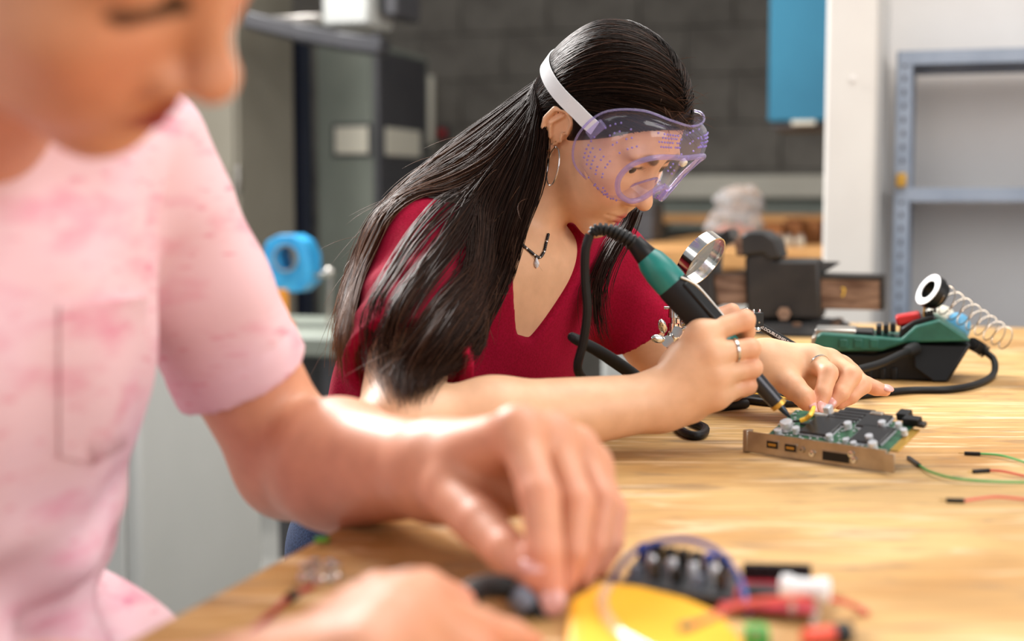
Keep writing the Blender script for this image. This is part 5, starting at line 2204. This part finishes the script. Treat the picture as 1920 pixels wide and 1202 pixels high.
shell = plate('shell', [(1520, 660), (1524, 636), (1540, 624), (1690, 636), (1716, 612), (1762, 599), (1822, 640), (1700, 643), (1655, 658)], 0.0, 0.105, M_greenp, bevel=0.003)
for x in (1574, 1602, 1632):
    plate('shell_rib', [(x, 636), (x + 15, 637), (x + 15, 653), (x, 652)], -0.0022, 0.004, M_greenp, shell, 0.0008)
plate('name_badge', [(1519, 655), (1522, 634), (1530, 628), (1530, 634), (1524, 655)], -0.001, 0.06, M_steel, shell, 0.0005)
# top fittings: sponge tray, black keys, red switch
MB().box(SP(1568, 628, 0.045) + np.array([0, 0, 0.004]), (0.052, 0.06, 0.012), (sa, sb, (0, 0, 1))).build('sponge_tray', M_steel, stn, bevel=0.002)
MB().box(SP(1618, 630, 0.045) + np.array([0, 0, 0.002]), (0.028, 0.06, 0.014), (sa, sb, (0, 0, 1))).build('black_panel', M_black, stn, bevel=0.002)
for i in range(3):
    for j in range(2):
        MB().box(SP(1648 + 13 * i, 626 - 2 * i, 0.03 + 0.03 * j) + np.array([0, 0, 0.006]), (0.007, 0.024, 0.012), (sa, sb, (0, 0, 1))).build('key', M_black, stn, bevel=0.002)
MB().prism([SP(1686, 640, 0.012), SP(1690, 616, 0.012), SP(1712, 602, 0.012), SP(1752, 590, 0.012), SP(1756, 606, 0.012)], sb * 0.08).build('control_deck', M_black, stn, bevel=0.002)
MB().box(SP(1703, 597, 0.04) + np.array([0, 0, 0.0]), (0.031, 0.034, 0.013), (nrmz(sa + np.array([0, 0, 0.22])), sb, nrmz(np.cross(sa + np.array([0, 0, 0.22]), sb)))).build('red_switch', M_red, stn, bevel=0.003)
kp = MB()
for i in range(4):
    for j in range(4):
        kp.box(SP(1735 + 6 * i, 592 - 1.6 * i, 0.02 + 0.015 * j) + np.array([0, 0, 0.003]), (0.0032, 0.009, 0.004), (sa, sb, (0, 0, 1)))
kp.build('knurling', M_black, stn)
M_blue2 = mat('pale_blue_plastic', srgb(90, 160, 200), 0.4)
MB().ball(SP(1795, 614, 0.115), (0.018, 0.012, 0.020)).build('blue_knob', M_blue2, stn)
MB().ball(SP(1762, 592, 0.12), (0.020, 0.012, 0.014)).build('cream_knob', M_cream, stn)
# gland and front lead
gl_ = [SP(1716, 654, -0.002), SP(1708, 657, -0.012), SP(1698, 661, -0.022)]
MB().tube(gl_, [0.0088, 0.0082, 0.0062], 14).build('cable_gland', M_rubber, stn)
MB().tube(spline([gl_[1], P(1690, 664, 1.735), P(1650, 682, 1.70), P(1600, 696, 1.66), P(1560, 712, 1.62), TB(1510, 738, 0.0045), TB(1440, 742, 0.0045), TB(1395, 744, 0.0045)], 7), 0.0046, 10).build('front_lead', M_rubber, stn)
gr_ = spline([SP(1822, 644, 0.05), P(1836, 652, 1.84), P(1850, 662, 1.84)], 6)
MB().tube(gr_, 0.0052, 10).build('rear_gland', M_rubber, stn)
rg = MB()
for i in range(1, len(gr_) - 1, 2):
    rg.lathe(gr_[i], nrmz(gr_[i + 1] - gr_[i - 1]), [(0.004, -0.0018), (0.0085, -0.0014), (0.0085, 0.0014), (0.004, 0.0018)], 14)
rg.build('gland_ribs', M_rubber, stn)
# spring holder with its ceramic ring
hc = SP(1741, 543, 0.03)
he = P(1893, 640, hc[1] + 0.035)
ha = nrmz(he - hc)
M_wire = mat('spring_wire', srgb(150, 138, 124), 0.28, 1.0)
hold = thing('iron_holder', 'coiled spring iron holder with a white-faced black ring on the station', 'holder', SP(1730, 615, 0.03))
M_ceram = mat('white_ceramic', srgb(240, 240, 240), 0.5)
MB().lathe(hc, ha, [(0.0125, -0.001), (0.0215, -0.001), (0.0215, 0.0), (0.0125, 0.0)], 36, closed=True).build('ring_face', M_ceram, hold)
MB().lathe(hc, ha, [(0.0125, 0.0), (0.0217, 0.0), (0.0217, 0.010), (0.0185, 0.012), (0.0185, 0.018), (0.0120, 0.018)], 36, closed=True).build('ring', M_black, hold)
e1 = nrmz(np.cross(ha, (0, 0, 1)))
e2 = np.cross(ha, e1)
Lh = np.linalg.norm(he - hc)
pts = []
for i in range(421):
    t_ = i / 420
    turns = 8.5
    h_ = 0.012 + (Lh - 0.012) * (t_ ** 0.95 if t_ < 0.8 else (0.8 ** 0.95 + (t_ - 0.8) * 0.85))
    r_ = 0.0185 - 0.0045 * t_
    an = 2 * math.pi * turns * t_
    pts.append(hc + ha * h_ + r_ * (math.cos(an) * e1 + math.sin(an) * e2))
MB().tube(pts, 0.0008, 7).build('spring', M_wire, hold, angle=0)
MB().cyl(SP(1729, 570, 0.03) + ha * 0.004, SP(1731, 618, 0.03), 0.0013).build('stand_wire', M_brass, hold)

# ---- helping-hand stand with magnifier
dh = 1.47
hh = thing('helping_hand_stand', 'chrome helping-hand stand with joints and magnifying lens behind the fist', 'stand', TB(1262, 368 + 618.7 / dh))
zb_ = TABLE_Z
hx = P(1262, 700, dh)
MB().lathe((hx[0], hx[1], zb_), (0, 0, 1), [(0.028, 0), (0.030, 0.004), (0.030, 0.010), (0.014, 0.016), (0.008, 0.022)], 24).build('base', M_dark, hh)
MB().cyl((hx[0], hx[1], zb_ + 0.02), P(1262, 655, dh), 0.0035).build('post', M_chrome, hh)
sm = MB()
for i in range(5):
    sm.lathe(P(1258, 668 - i * 5, dh), (0.1, 0, 1), [(0.004, -0.001), (0.0055, 0), (0.004, 0.001)], 12)
sm.build('thread', M_chrome, hh)
MB().ball(P(1260, 632, dh), 0.0085).build('lower_ball', M_chrome, hh)
for (x, y, dx, dz) in ((1244, 618, -0.35, 0.94), (1240, 636, -0.98, 0.15), (1282, 606, 0.8, 0.55)):
    c_ = P(x, y, dh - 0.012)
    a_ = nrmz((dx, -0.3, dz))
    b_ = np.cross(a_, (0, -1, 0.1))
    w = MB().ball(c_ + a_ * 0.004, (0.0085, 0.0022, 0.0045), 12, 8, np.stack([a_, nrmz(np.cross(b_, a_)), nrmz(b_)]))
    w.build('wing_nut', M_chrome, hh, angle=0)
MB().cyl(P(1252, 640, dh - 0.012), P(1252, 640, dh + 0.012), 0.0062, None, 18).build('joint_disc', M_chrome, hh)
MB().cyl(P(1270, 622, dh - 0.010), P(1270, 622, dh + 0.010), 0.0055, None, 18).build('joint_disc', M_chrome, hh)
MB().cyl(P(1261, 630, dh), P(1263, 606, dh), 0.0060).build('sleeve', M_chrome, hh)
MB().cyl(P(1263, 606, dh), P(1263, 590, dh), 0.0036).build('neck_rod', M_chrome, hh)
MB().cyl(P(1262, 595, dh - 0.006), P(1262, 575, dh - 0.006), 0.0052, 0.0046).build('upper_clamp', M_chrome, hh)
MB().ball(P(1272, 592, dh - 0.004), 0.0035).build('screw_head', M_chrome, hh)
MB().cyl(P(1245, 577, dh - 0.006), P(1268, 577, dh - 0.006), 0.0016).build('cross_pin', M_chrome, hh)
MB().ball(P(1280, 602, dh), (0.003, 0.006, 0.0065)).build('knob', M_dark, hh)
MB().cyl(P(1262, 580, dh), P(1290, 528, dh), 0.0022).build('lens_arm', M_chrome, hh)
lc = P(1322, 491, dh)
ln_ = nrmz((0.66, -0.50, -0.54))
MB().lathe(lc - ln_ * 0.006, ln_, [(0.0285, -0.0065), (0.0300, -0.0065), (0.0300, 0.0065), (0.0285, 0.0065)], 48, closed=True).build('lens_ring', M_chrome, hh)
M_glass = film('magnifier_glass', (0.93, 0.97, 0.97), (0.9, 0.95, 0.97), 0.06, 0.02)
MB().lathe(lc - ln_ * 0.004, ln_, [(0.0, -0.004), (0.012, -0.0034), (0.022, -0.0018), (0.0284, 0.0), (0.0284, 0.002), (0.022, 0.0042), (0.012, 0.0058), (0.0, 0.0064)], 40).build('magnifier', M_glass, hh)
# crocodile clip holding the jack socket
MB().prism([P(1340, 600, dh), P(1402, 577, dh), P(1404, 581, dh), P(1345, 608, dh)], (0, 0.006, 0)).build('clip_jaw', M_chrome, hh, bevel=0.0006)
MB().prism([P(1345, 607, dh), P(1408, 586, dh), P(1410, 591, dh), P(1350, 615, dh)], (0, 0.006, 0)).build('clip_jaw', M_chrome, hh, bevel=0.0006)
MB().cyl(P(1268, 620, dh), P(1345, 604, dh + 0.003), 0.002).build('clip_arm', M_chrome, hh)
jk = thing('jack_socket', 'small black jack socket with two pins gripped by the chrome clip', 'socket', P(1419, 612, dh))
jc = P(1419, 599, dh)
jx = (nrmz((0.9, 0.3, 0)), nrmz((-0.3, 0.9, 0)), np.array([0, 0, 1.0]))
MB().box(jc, (0.0115, 0.010, 0.0145), jx).build('housing', M_black, jk, bevel=0.0008)
for x in (1413, 1424):
    MB().tube([P(x, 592, dh), P(x, 585, dh), P(x, 580, dh)], [0.0008, 0.0014, 0.0009], 8).build('pin', M_chrome, jk)
MB().lathe(P(1418, 614, dh), (0, 0, -1), [(0.0042, -0.001), (0.0048, 0), (0.0048, 0.003), (0.0035, 0.004)], 16).build('collar', M_chrome, jk)
MB().lathe(P(1422, 604, dh) - np.array([0, 0.0045, 0]), (0, -1, 0), [(0.0012, 0), (0.001, 0.001)], 8).build('screw', M_steel, jk)

# lettered black lead rising to the clip
M_print = mat('white_print', srgb(225, 225, 225), 0.6)
tl = thing('lettered_lead', 'black lead printed with white lettering running behind the far hand', 'cable', TB(1560, 720))
l0, l1 = P(1410, 603, 1.515), P(1530, 672, 1.525)
MB().tube(spline([P(1398, 597, 1.515), l0, P(1470, 638, 1.52), l1, P(1560, 692, 1.55), TB(1600, 716, 0.004)], 6), 0.0042, 12).build('sheath', M_rubber, tl)
xd = nrmz(l1 - l0)
vw = nrmz(ray(1470, 636))
yd = np.cross(xd, vw)
if yd[2] < 0:
    yd = -yd
text_mesh('lettering', '1000.DOUBLE.SHIELD·INSTRUMENT', M_print, tl, l0 + xd * 0.006 - vw * 0.0043, xd, yd, 0.0044)

# black lead end lying across her shirt
be = thing('probe_lead', 'thick black tapered lead end pointing up beside the girl', 'cable', TB(1240, 752))
pp = spline([P(1073, 632, 1.335), P(1082, 637, 1.335), P(1120, 657, 1.345), P(1160, 683, 1.36), P(1200, 712, 1.375), P(1240, 745, 1.39), TB(1290, 772, 0.005), TB(1340, 764, 0.005), TB(1400, 757, 0.005)], 6)
MB().tube(pp, [0.0046 + 0.0018 * min(1, i / 16) - 0.0016 * max(0, (i - 20) / (len(pp) - 20)) for i in range(len(pp))], 12).build('sheath', M_rubber, be)
MB().ball(P(1073, 632, 1.335), 0.0046).build('end_cap', M_rubber, be)

# yellow wire between the fingers
M_yel = mat('yellow_wire', srgb(248, 200, 40), 0.4)
yw = thing('yellow_wire', 'yellow wire pinched between the fingers above the circuit card', 'wire', TB(1520, 790))
MB().tube(spline([P(1526, 764, 1.425), KP(1522, 774, 0.012), KP(1513, 784, 0.007), KP(1501, 789, 0.005)], 6), 0.0021, 8).build('insulation', M_yel, yw)
MB().tube(spline([KP(1503, 789, 0.005), KP(1493, 790, 0.004), KP(1484, 789, 0.003)], 4), 0.0012, 8).build('bare_end', M_black, yw)
MB().tube(spline([P(1526, 766, 1.425), P(1490, 752, 1.45), TB(1450, 742, 0.006), TB(1415, 738, 0.008), TB(1380, 742, 0.004)], 6), 0.0013, 8).build('tail', M_yel, yw)

# ---- jumper wires at the right
M_gwire = mat('green_wire', srgb(70, 160, 80), 0.45)
M_rwire = mat('red_wire', srgb(214, 84, 66), 0.45)


def jumper(label, m, pin, pts):
    t = thing('jumper_wire', label, 'wire', TB(*pin[0]), 'jumper wires on the bench')
    a, b = TB(*pin[0], 0.0018), TB(*pin[1], 0.0018)
    d_ = nrmz(b - a)
    MB().box((a + b) / 2, (np.linalg.norm(b - a), 0.0032, 0.0032), (d_, np.array([-d_[1], d_[0], 0]), (0, 0, 1))).build('pin_housing', M_black, t, bevel=0.0005)
    MB().cyl(a, a - d_ * 0.005, 0.0004, None, 6).build('pin', M_gold, t)
    MB().tube(spline([b] + [TB(x, y, h) for x, y, h in pts], 7), 0.0011, 8).build('wire', m, t)


jumper('green jumper wire curling just right of the circuit card', M_gwire, ((1703, 858), (1724, 873)), [(1745, 885, 0.003), (1790, 897, 0.004), (1860, 903, 0.003), (1960, 905, 0.002)])
jumper('green jumper wire farthest back of the jumper wires', M_gwire, ((1808, 850), (1838, 851)), [(1870, 853, 0.003), (1900, 860, 0.003), (1960, 880, 0.002)])
jumper('red jumper wire between the two green jumper wires', M_rwire, ((1824, 884), (1855, 882)), [(1880, 884, 0.003), (1920, 892, 0.003), (1970, 900, 0.002)])
jumper('red jumper wire nearest the camera on the right', M_rwire, ((1774, 938), (1808, 939)), [(1835, 935, 0.003), (1870, 932, 0.004), (1920, 936, 0.003), (1970, 940, 0.002)])

# ---- big dark vise at the far corner
M_iron = noisy('dark_cast_iron', srgb(20, 19, 20), srgb(38, 35, 33), 22, 0.55, 0.0, bump=0.3)
M_rust = noisy('rusty_steel', srgb(92, 68, 54), srgb(142, 116, 98), 18, 0.5, 0.4, stretch=(1, 1, 6), bump=0.2)
vz = uvz(TB(1490, 628))[1] + 0.05
vise = thing('bench_vise', 'large dark cast-iron bench vise at the far corner of the workbench', 'vise', R(uvz(PV(1490, 620, vz))[0], vz, TABLE_Z))


def vp(name, pts, off, depth, m, bevel=0.004, parent=None):
    return MB().prism([PV(x, y, vz + off) for x, y in pts], VV * depth).build(name, m, parent or vise, bevel=bevel, angle=30)


bc_ = R(uvz(PV(1492, 600, vz))[0], vz, TABLE_Z)
zt_ = PV(0, 596, vz)[2] - TABLE_Z
MB().lathe(bc_, (0, 0, 1), [(0.092, 0), (0.094, 0.004), (0.090, 0.016), (0.070, 0.022), (0.066, zt_)], 36).build('swivel_base', M_iron, vise, angle=40)
for k in range(3):
    a_ = math.radians(-100 + 55 * k)
    MB().lathe(bc_ + np.array([0.078 * math.cos(a_), 0.078 * math.sin(a_), 0.017]), (0, 0, 1), [(0.008, 0), (0.008, 0.006), (0.0, 0.007)], 6).build('bolt', M_rust, vise)
vp('fixed_body', [(1400, 600), (1396, 480), (1440, 470), (1452, 488), (1536, 488), (1540, 600)], -0.045, 0.09, M_iron, 0.006)
vp('rear_jaw', [(1388, 482), (1386, 444), (1402, 434), (1432, 434), (1456, 450), (1466, 486), (1440, 488), (1430, 476)], -0.050, 0.10, M_iron, 0.005)
vp('rear_jaw_plate', [(1380, 480), (1378, 446), (1390, 440), (1392, 480)], -0.052, 0.104, M_rust, 0.002)
vp('front_jaw', [(1296, 530), (1296, 470), (1312, 446), (1340, 436), (1364, 434), (1366, 452), (1340, 470), (1336, 530), (1344, 580), (1300, 580)], -0.050, 0.10, M_iron, 0.005)
vp('front_jaw_plate', [(1350, 456), (1350, 436), (1366, 430), (1370, 452)], -0.052, 0.104, M_black, 0.002)
vp('slide_bar_front', [(1330, 572), (1330, 514), (1400, 512), (1400, 572)], -0.030, 0.06, M_rust, 0.003)
bar = vp('slide_bar', [(1536, 580), (1536, 516), (1652, 519), (1652, 582)], -0.034, 0.068, M_rust, 0.003)
vp('slide_bar_cap', [(1650, 582), (1650, 518), (1657, 518), (1657, 582)], -0.036, 0.072, M_iron, 0.001)
vp('bar_lip', [(1536, 524), (1536, 515), (1655, 517), (1655, 526)], -0.036, 0.072, M_iron, 0.001)
MB().add([PV(1538, 490, vz - 0.02), PV(1538, 516, vz - 0.02), PV(1578, 491, vz), PV(1538, 490, vz + 0.03), PV(1538, 516, vz + 0.03)], [(0, 1, 2), (3, 2, 4), (0, 2, 3), (1, 4, 2), (0, 3, 4, 1)]).build('anvil_horn', M_iron, vise, bevel=0.002)
MB().tube(spline([PV(1578, 540, vz - 0.038), PV(1583, 542, vz - 0.038), PV(1582, 550, vz - 0.038), PV(1579, 556, vz - 0.038)], 3), 0.0012, 6).build('paint_mark', M_yel, bar)
MB().cyl(PV(1470, 588, vz - 0.06), PV(1470, 588, vz - 0.03), 0.012, None, 6).build('lock_nut', M_rust, vise)

# ================================================================ out-of-focus things under the boy's hands
M_bluepl = mat('blue_plastic', srgb(36, 66, 150), 0.35)
M_yell = noisy('yellow_plastic', srgb(240, 172, 6), srgb(246, 184, 16), 5, 0.5)
M_greyp = mat('grey_plastic', srgb(110, 116, 130), 0.4)
M_clear = film('clear_tube', (0.95, 0.93, 0.90), (0.95, 0.88, 0.82), 0.35, 0.1)

# black plug and cord in the fingertips
pg = thing('plug', 'dark plug with a grey collar pinched in the boy\'s fingertips', 'plug', TB(985, 1165))
q0, q1 = P(962, 1108, 0.775), P(1016, 1160, 0.772)
pdv = nrmz(q1 - q0)
MB().lathe(q0, pdv, [(0.005, 0), (0.0075, 0.002), (0.0075, 0.012), (0.006, 0.013)], 18).build('collar', M_greyp, pg)
MB().lathe(q0 + pdv * 0.012, pdv, [(0.0062, 0), (0.0066, 0.004), (0.0058, 0.012), (0.004, 0.016)], 18).build('plug_body', M_black, pg)
MB().tube(spline([q0, P(940, 1100, 0.775), P(905, 1102, 0.765), P(880, 1115, 0.75), P(860, 1140, 0.735), P(850, 1170, 0.72)], 6), 0.0068, 12).build('cord', M_rubber, pg)

# yellow case
yc = thing('yellow_case', 'bright yellow rounded plastic case lying in the near foreground', 'case', TB(1220, 1190))
outl = [(1062, 1210), (1068, 1150), (1120, 1118), (1200, 1124), (1290, 1148), (1350, 1176), (1392, 1222), (1420, 1310), (1060, 1310)]
base_ = [TB(x, y, 0.0) for x, y in outl]
yb = MB().prism(base_, (0, 0, 0.009)).build('shell', M_yell, yc, bevel=0.005, seg=3)
inn = [TB(x, y, 0.009) for x, y in outl]
ctr = sum(inn) / len(inn)
MB().prism([ctr + (p_ - ctr) * 0.86 for p_ in inn], (0, 0, 0.0015)).build('lid', M_yell, yc, bevel=0.001)
lp = [TB(x, y, 0.013) for x, y in ((1140, 1100), (1130, 1120), (1135, 1150), (1160, 1185), (1210, 1215), (1260, 1240))]
ct_ = thing('clear_tube', 'clear curved tube lying across the yellow case', 'tube', lp[2])
MB().tube(spline(lp, 6), 0.0028, 10).build('tube_wall', M_clear, ct_)

# black controller board with blue screw terminals
M_bpcb = noisy('black_circuit_board', srgb(28, 30, 32), srgb(70, 72, 74), 220, 0.35, detail=1)


def board(name, label, c4, h, m):
    p = [TB(x, y, h) for x, y in c4]
    t = thing(name, label, 'circuit board', sum(p) / 4 - np.array([0, 0, h]))
    MB().prism(p, (0, 0, 0.0018)).build('board', m, t)
    return t, p


bd, bp4 = board('controller_board', 'black controller board with blue terminals behind the yellow case', [(1165, 1100), (1195, 1050), (1385, 1082), (1372, 1130)], 0.006, M_bpcb)
lerp2 = lambda p, u, v: (p[0] * (1 - u) + p[3] * u) * (1 - v) + (p[1] * (1 - u) + p[2] * u) * v
bxu = nrmz(bp4[3] - bp4[0])
bxv = np.array([-bxu[1], bxu[0], 0])
bax = (bxu, bxv, np.array([0, 0, 1.0]))
for i in range(7):
    c_ = lerp2(bp4, 0.08 + 0.13 * i, 0.95)
    MB().box(c_ + np.array([0, 0, 0.007]), (0.0065, 0.006, 0.010), bax).build('terminal_block', M_bluepl if i in (0, 5) else M_black, bd, bevel=0.0006)
for i in range(9):
    c_ = lerp2(bp4, 0.08 + 0.10 * i, 0.30 + 0.35 * (i % 2))
    MB().box(c_ + np.array([0, 0, 0.005]), (0.006, 0.005, 0.007 + 0.004 * (i % 3)), bax).build('component', [M_greyp, M_black, M_chip][i % 3], bd, bevel=0.0004)
for i in range(4):
    MB().lathe(lerp2(bp4, 0.2 + 0.2 * i, 0.62) + np.array([0, 0, 0.0016]), (0, 0, 1), [(0.003, 0), (0.003, 0.008), (0.0025, 0.009)], 14).build('capacitor', M_cap, bd)
for (x, y) in ((1165, 1100), (1195, 1050), (1385, 1082), (1372, 1130)):
    p_ = TB(x, y, 0.006)
    p_ = p_ + (sum(bp4) / 4 - p_) * 0.06
    MB().cyl((p_[0], p_[1], TABLE_Z), (p_[0], p_[1], TABLE_Z + 0.006), 0.002, None, 8).build('standoff', M_cap, bd)
# looped blue wire over that board
bw = thing('blue_wire', 'blue wire looped in an arc over the black controller board', 'wire', TB(1160, 1100))
MB().tube(spline([TB(1146, 1100, 0.003), TB(1162, 1062, 0.016), TB(1204, 1026, 0.028), TB(1280, 1012, 0.034), TB(1345, 1034, 0.030), TB(1386, 1085, 0.016), TB(1404, 1150, 0.003)], 6), 0.0018, 8).build('insulation', M_bluepl, bw)

# red module with a white cylinder
M_rpcb = noisy('red_circuit_board', srgb(150, 30, 44), srgb(184, 44, 56), 160, 0.35, detail=1)
rd, rp4 = board('red_module', 'small red circuit module with a white roller at its edge', [(1345, 1140), (1400, 1088), (1560, 1092), (1530, 1155)], 0.005, M_rpcb)
rxu = nrmz(rp4[3] - rp4[0])
rax = (rxu, np.array([-rxu[1], rxu[0], 0]), np.array([0, 0, 1.0]))
for i in range(5):
    MB().box(lerp2(rp4, 0.06 + 0.15 * i, 0.98) + np.array([0, 0, 0.006]), (0.010, 0.006, 0.009), rax).build('header', M_black, rd, bevel=0.0005)
MB().box(lerp2(rp4, 0.36, 0.42) + np.array([0, 0, 0.0038]), (0.026, 0.016, 0.004), rax).build('chip', M_chip, rd, bevel=0.0005)
MB().box(lerp2(rp4, 0.74, 0.52) + np.array([0, 0, 0.0038]), (0.016, 0.012, 0.005), rax).build('chip', M_bpcb, rd, bevel=0.0005)
wa, wb_ = TB(1464, 1100, 0.019), TB(1556, 1108, 0.019)
wr_ = MB().lathe(wa, wb_ - wa, [(0.0055, 0), (0.0068, 0.001), (0.0068, 0.006), (0.0055, 0.007), (0.0055, np.linalg.norm(wb_ - wa) - 0.007), (0.0068, np.linalg.norm(wb_ - wa) - 0.006), (0.0068, np.linalg.norm(wb_ - wa) - 0.001), (0.0055, np.linalg.norm(wb_ - wa))], 20)
wr_.build('white_roller', M_ceram, rd)
for p_ in (wa + (wb_ - wa) * 0.25, wa + (wb_ - wa) * 0.75):
    MB().box(p_ - np.array([0, 0, 0.010]), (0.003, 0.004, 0.010), rax).build('roller_leg', M_cap, rd)
for (x, y) in ((1345, 1140), (1400, 1088), (1560, 1092), (1530, 1155)):
    p_ = TB(x, y, 0.005)
    p_ = p_ + (sum(rp4) / 4 - p_) * 0.06
    MB().cyl((p_[0], p_[1], TABLE_Z), (p_[0], p_[1], TABLE_Z + 0.005), 0.002, None, 8).build('standoff', M_cap, rd)
rw = thing('red_wire', 'red wire arching over the red module and out to the right', 'wire', TB(1345, 1160))
MB().tube(spline([TB(1300, 1172, 0.024), TB(1330, 1160, 0.026), TB(1370, 1140, 0.026), TB(1430, 1126, 0.022), TB(1510, 1122, 0.016), TB(1570, 1126, 0.008), TB(1610, 1140, 0.003), TB(1625, 1150, 0.002)], 6), 0.0017, 8).build('insulation', M_rwire, rw)
MB().tube([TB(1300, 1172, 0.024), TB(1285, 1176, 0.024), TB(1272, 1178, 0.0235)], 0.0022, 8).build('bare_end', M_dark, rw)
# bits at the lower edge
gt = thing('green_terminal', 'small green terminal block right of the yellow case', 'terminal', TB(1415, 1192))
MB().box(TB(1418, 1192, 0.005), (0.012, 0.012, 0.010)).build('block', mat('green_plastic', srgb(40, 170, 70), 0.4), gt, bevel=0.001)
MB().lathe(TB(1418, 1190, 0.010), (0, 0, 1), [(0.003, 0), (0.003, 0.002)], 12).build('screw', M_steel, gt)
rp = thing('red_plug', 'small orange-red plug with a black end at the lower edge', 'plug', TB(1535, 1195))
a_, b_ = TB(1508, 1194, 0.005), TB(1562, 1188, 0.005)
MB().cyl(a_, b_, 0.0045, None, 14).build('sleeve', mat('orange_red_plastic', srgb(232, 78, 48), 0.4), rp)
MB().cyl(b_, b_ + nrmz(b_ - a_) * 0.009, 0.0055, None, 14).build('black_end', M_black, rp)

# shiny little parts at the left edge of the bench with a red lead
ms = thing('metal_terminals', 'cluster of small shiny metal terminals near the edge of the bench', 'terminal', TB(600, 1090))
for (x, y) in ((572, 1092), (590, 1082), (602, 1098), (620, 1084), (630, 1092)):
    MB().lathe(TB(x, y, 0.0), (0, 0, 1), [(0.0048, 0), (0.0052, 0.003), (0.0036, 0.006), (0.0036, 0.009), (0.0048, 0.011), (0, 0.012)], 14).build('terminal', M_chrome, ms)
M_dred = mat('dark_red_wire', srgb(150, 46, 40), 0.45)
dw = thing('dark_red_lead', 'dark red lead running from the shiny terminals toward the boy', 'wire', TB(500, 1150))
MB().tube(spline([TB(585, 1100, 0.003), TB(545, 1118, 0.003), TB(510, 1150, 0.003), TB(470, 1185, 0.003), TB(430, 1230, 0.003)], 6), 0.0018, 8).build('insulation', M_dred, dw)
MB().tube([TB(553, 1113, 0.0035), TB(540, 1122, 0.0035)], 0.003, 10).build('sleeve', M_black, dw)
gc = thing('green_clip', 'tiny green clip lying near the edge of the bench under the boy', 'clip', TB(604, 1012))
MB().box(TB(604, 1012, 0.0016), (0.010, 0.006, 0.003)).build('body', mat('leaf_green', srgb(96, 170, 40), 0.5), gc, bevel=0.0008)
MB().box(TB(604, 1012, 0.0040), (0.004, 0.007, 0.002)).build('tab', mat('leaf_green_tab', srgb(96, 170, 40), 0.5), gc, bevel=0.0005)
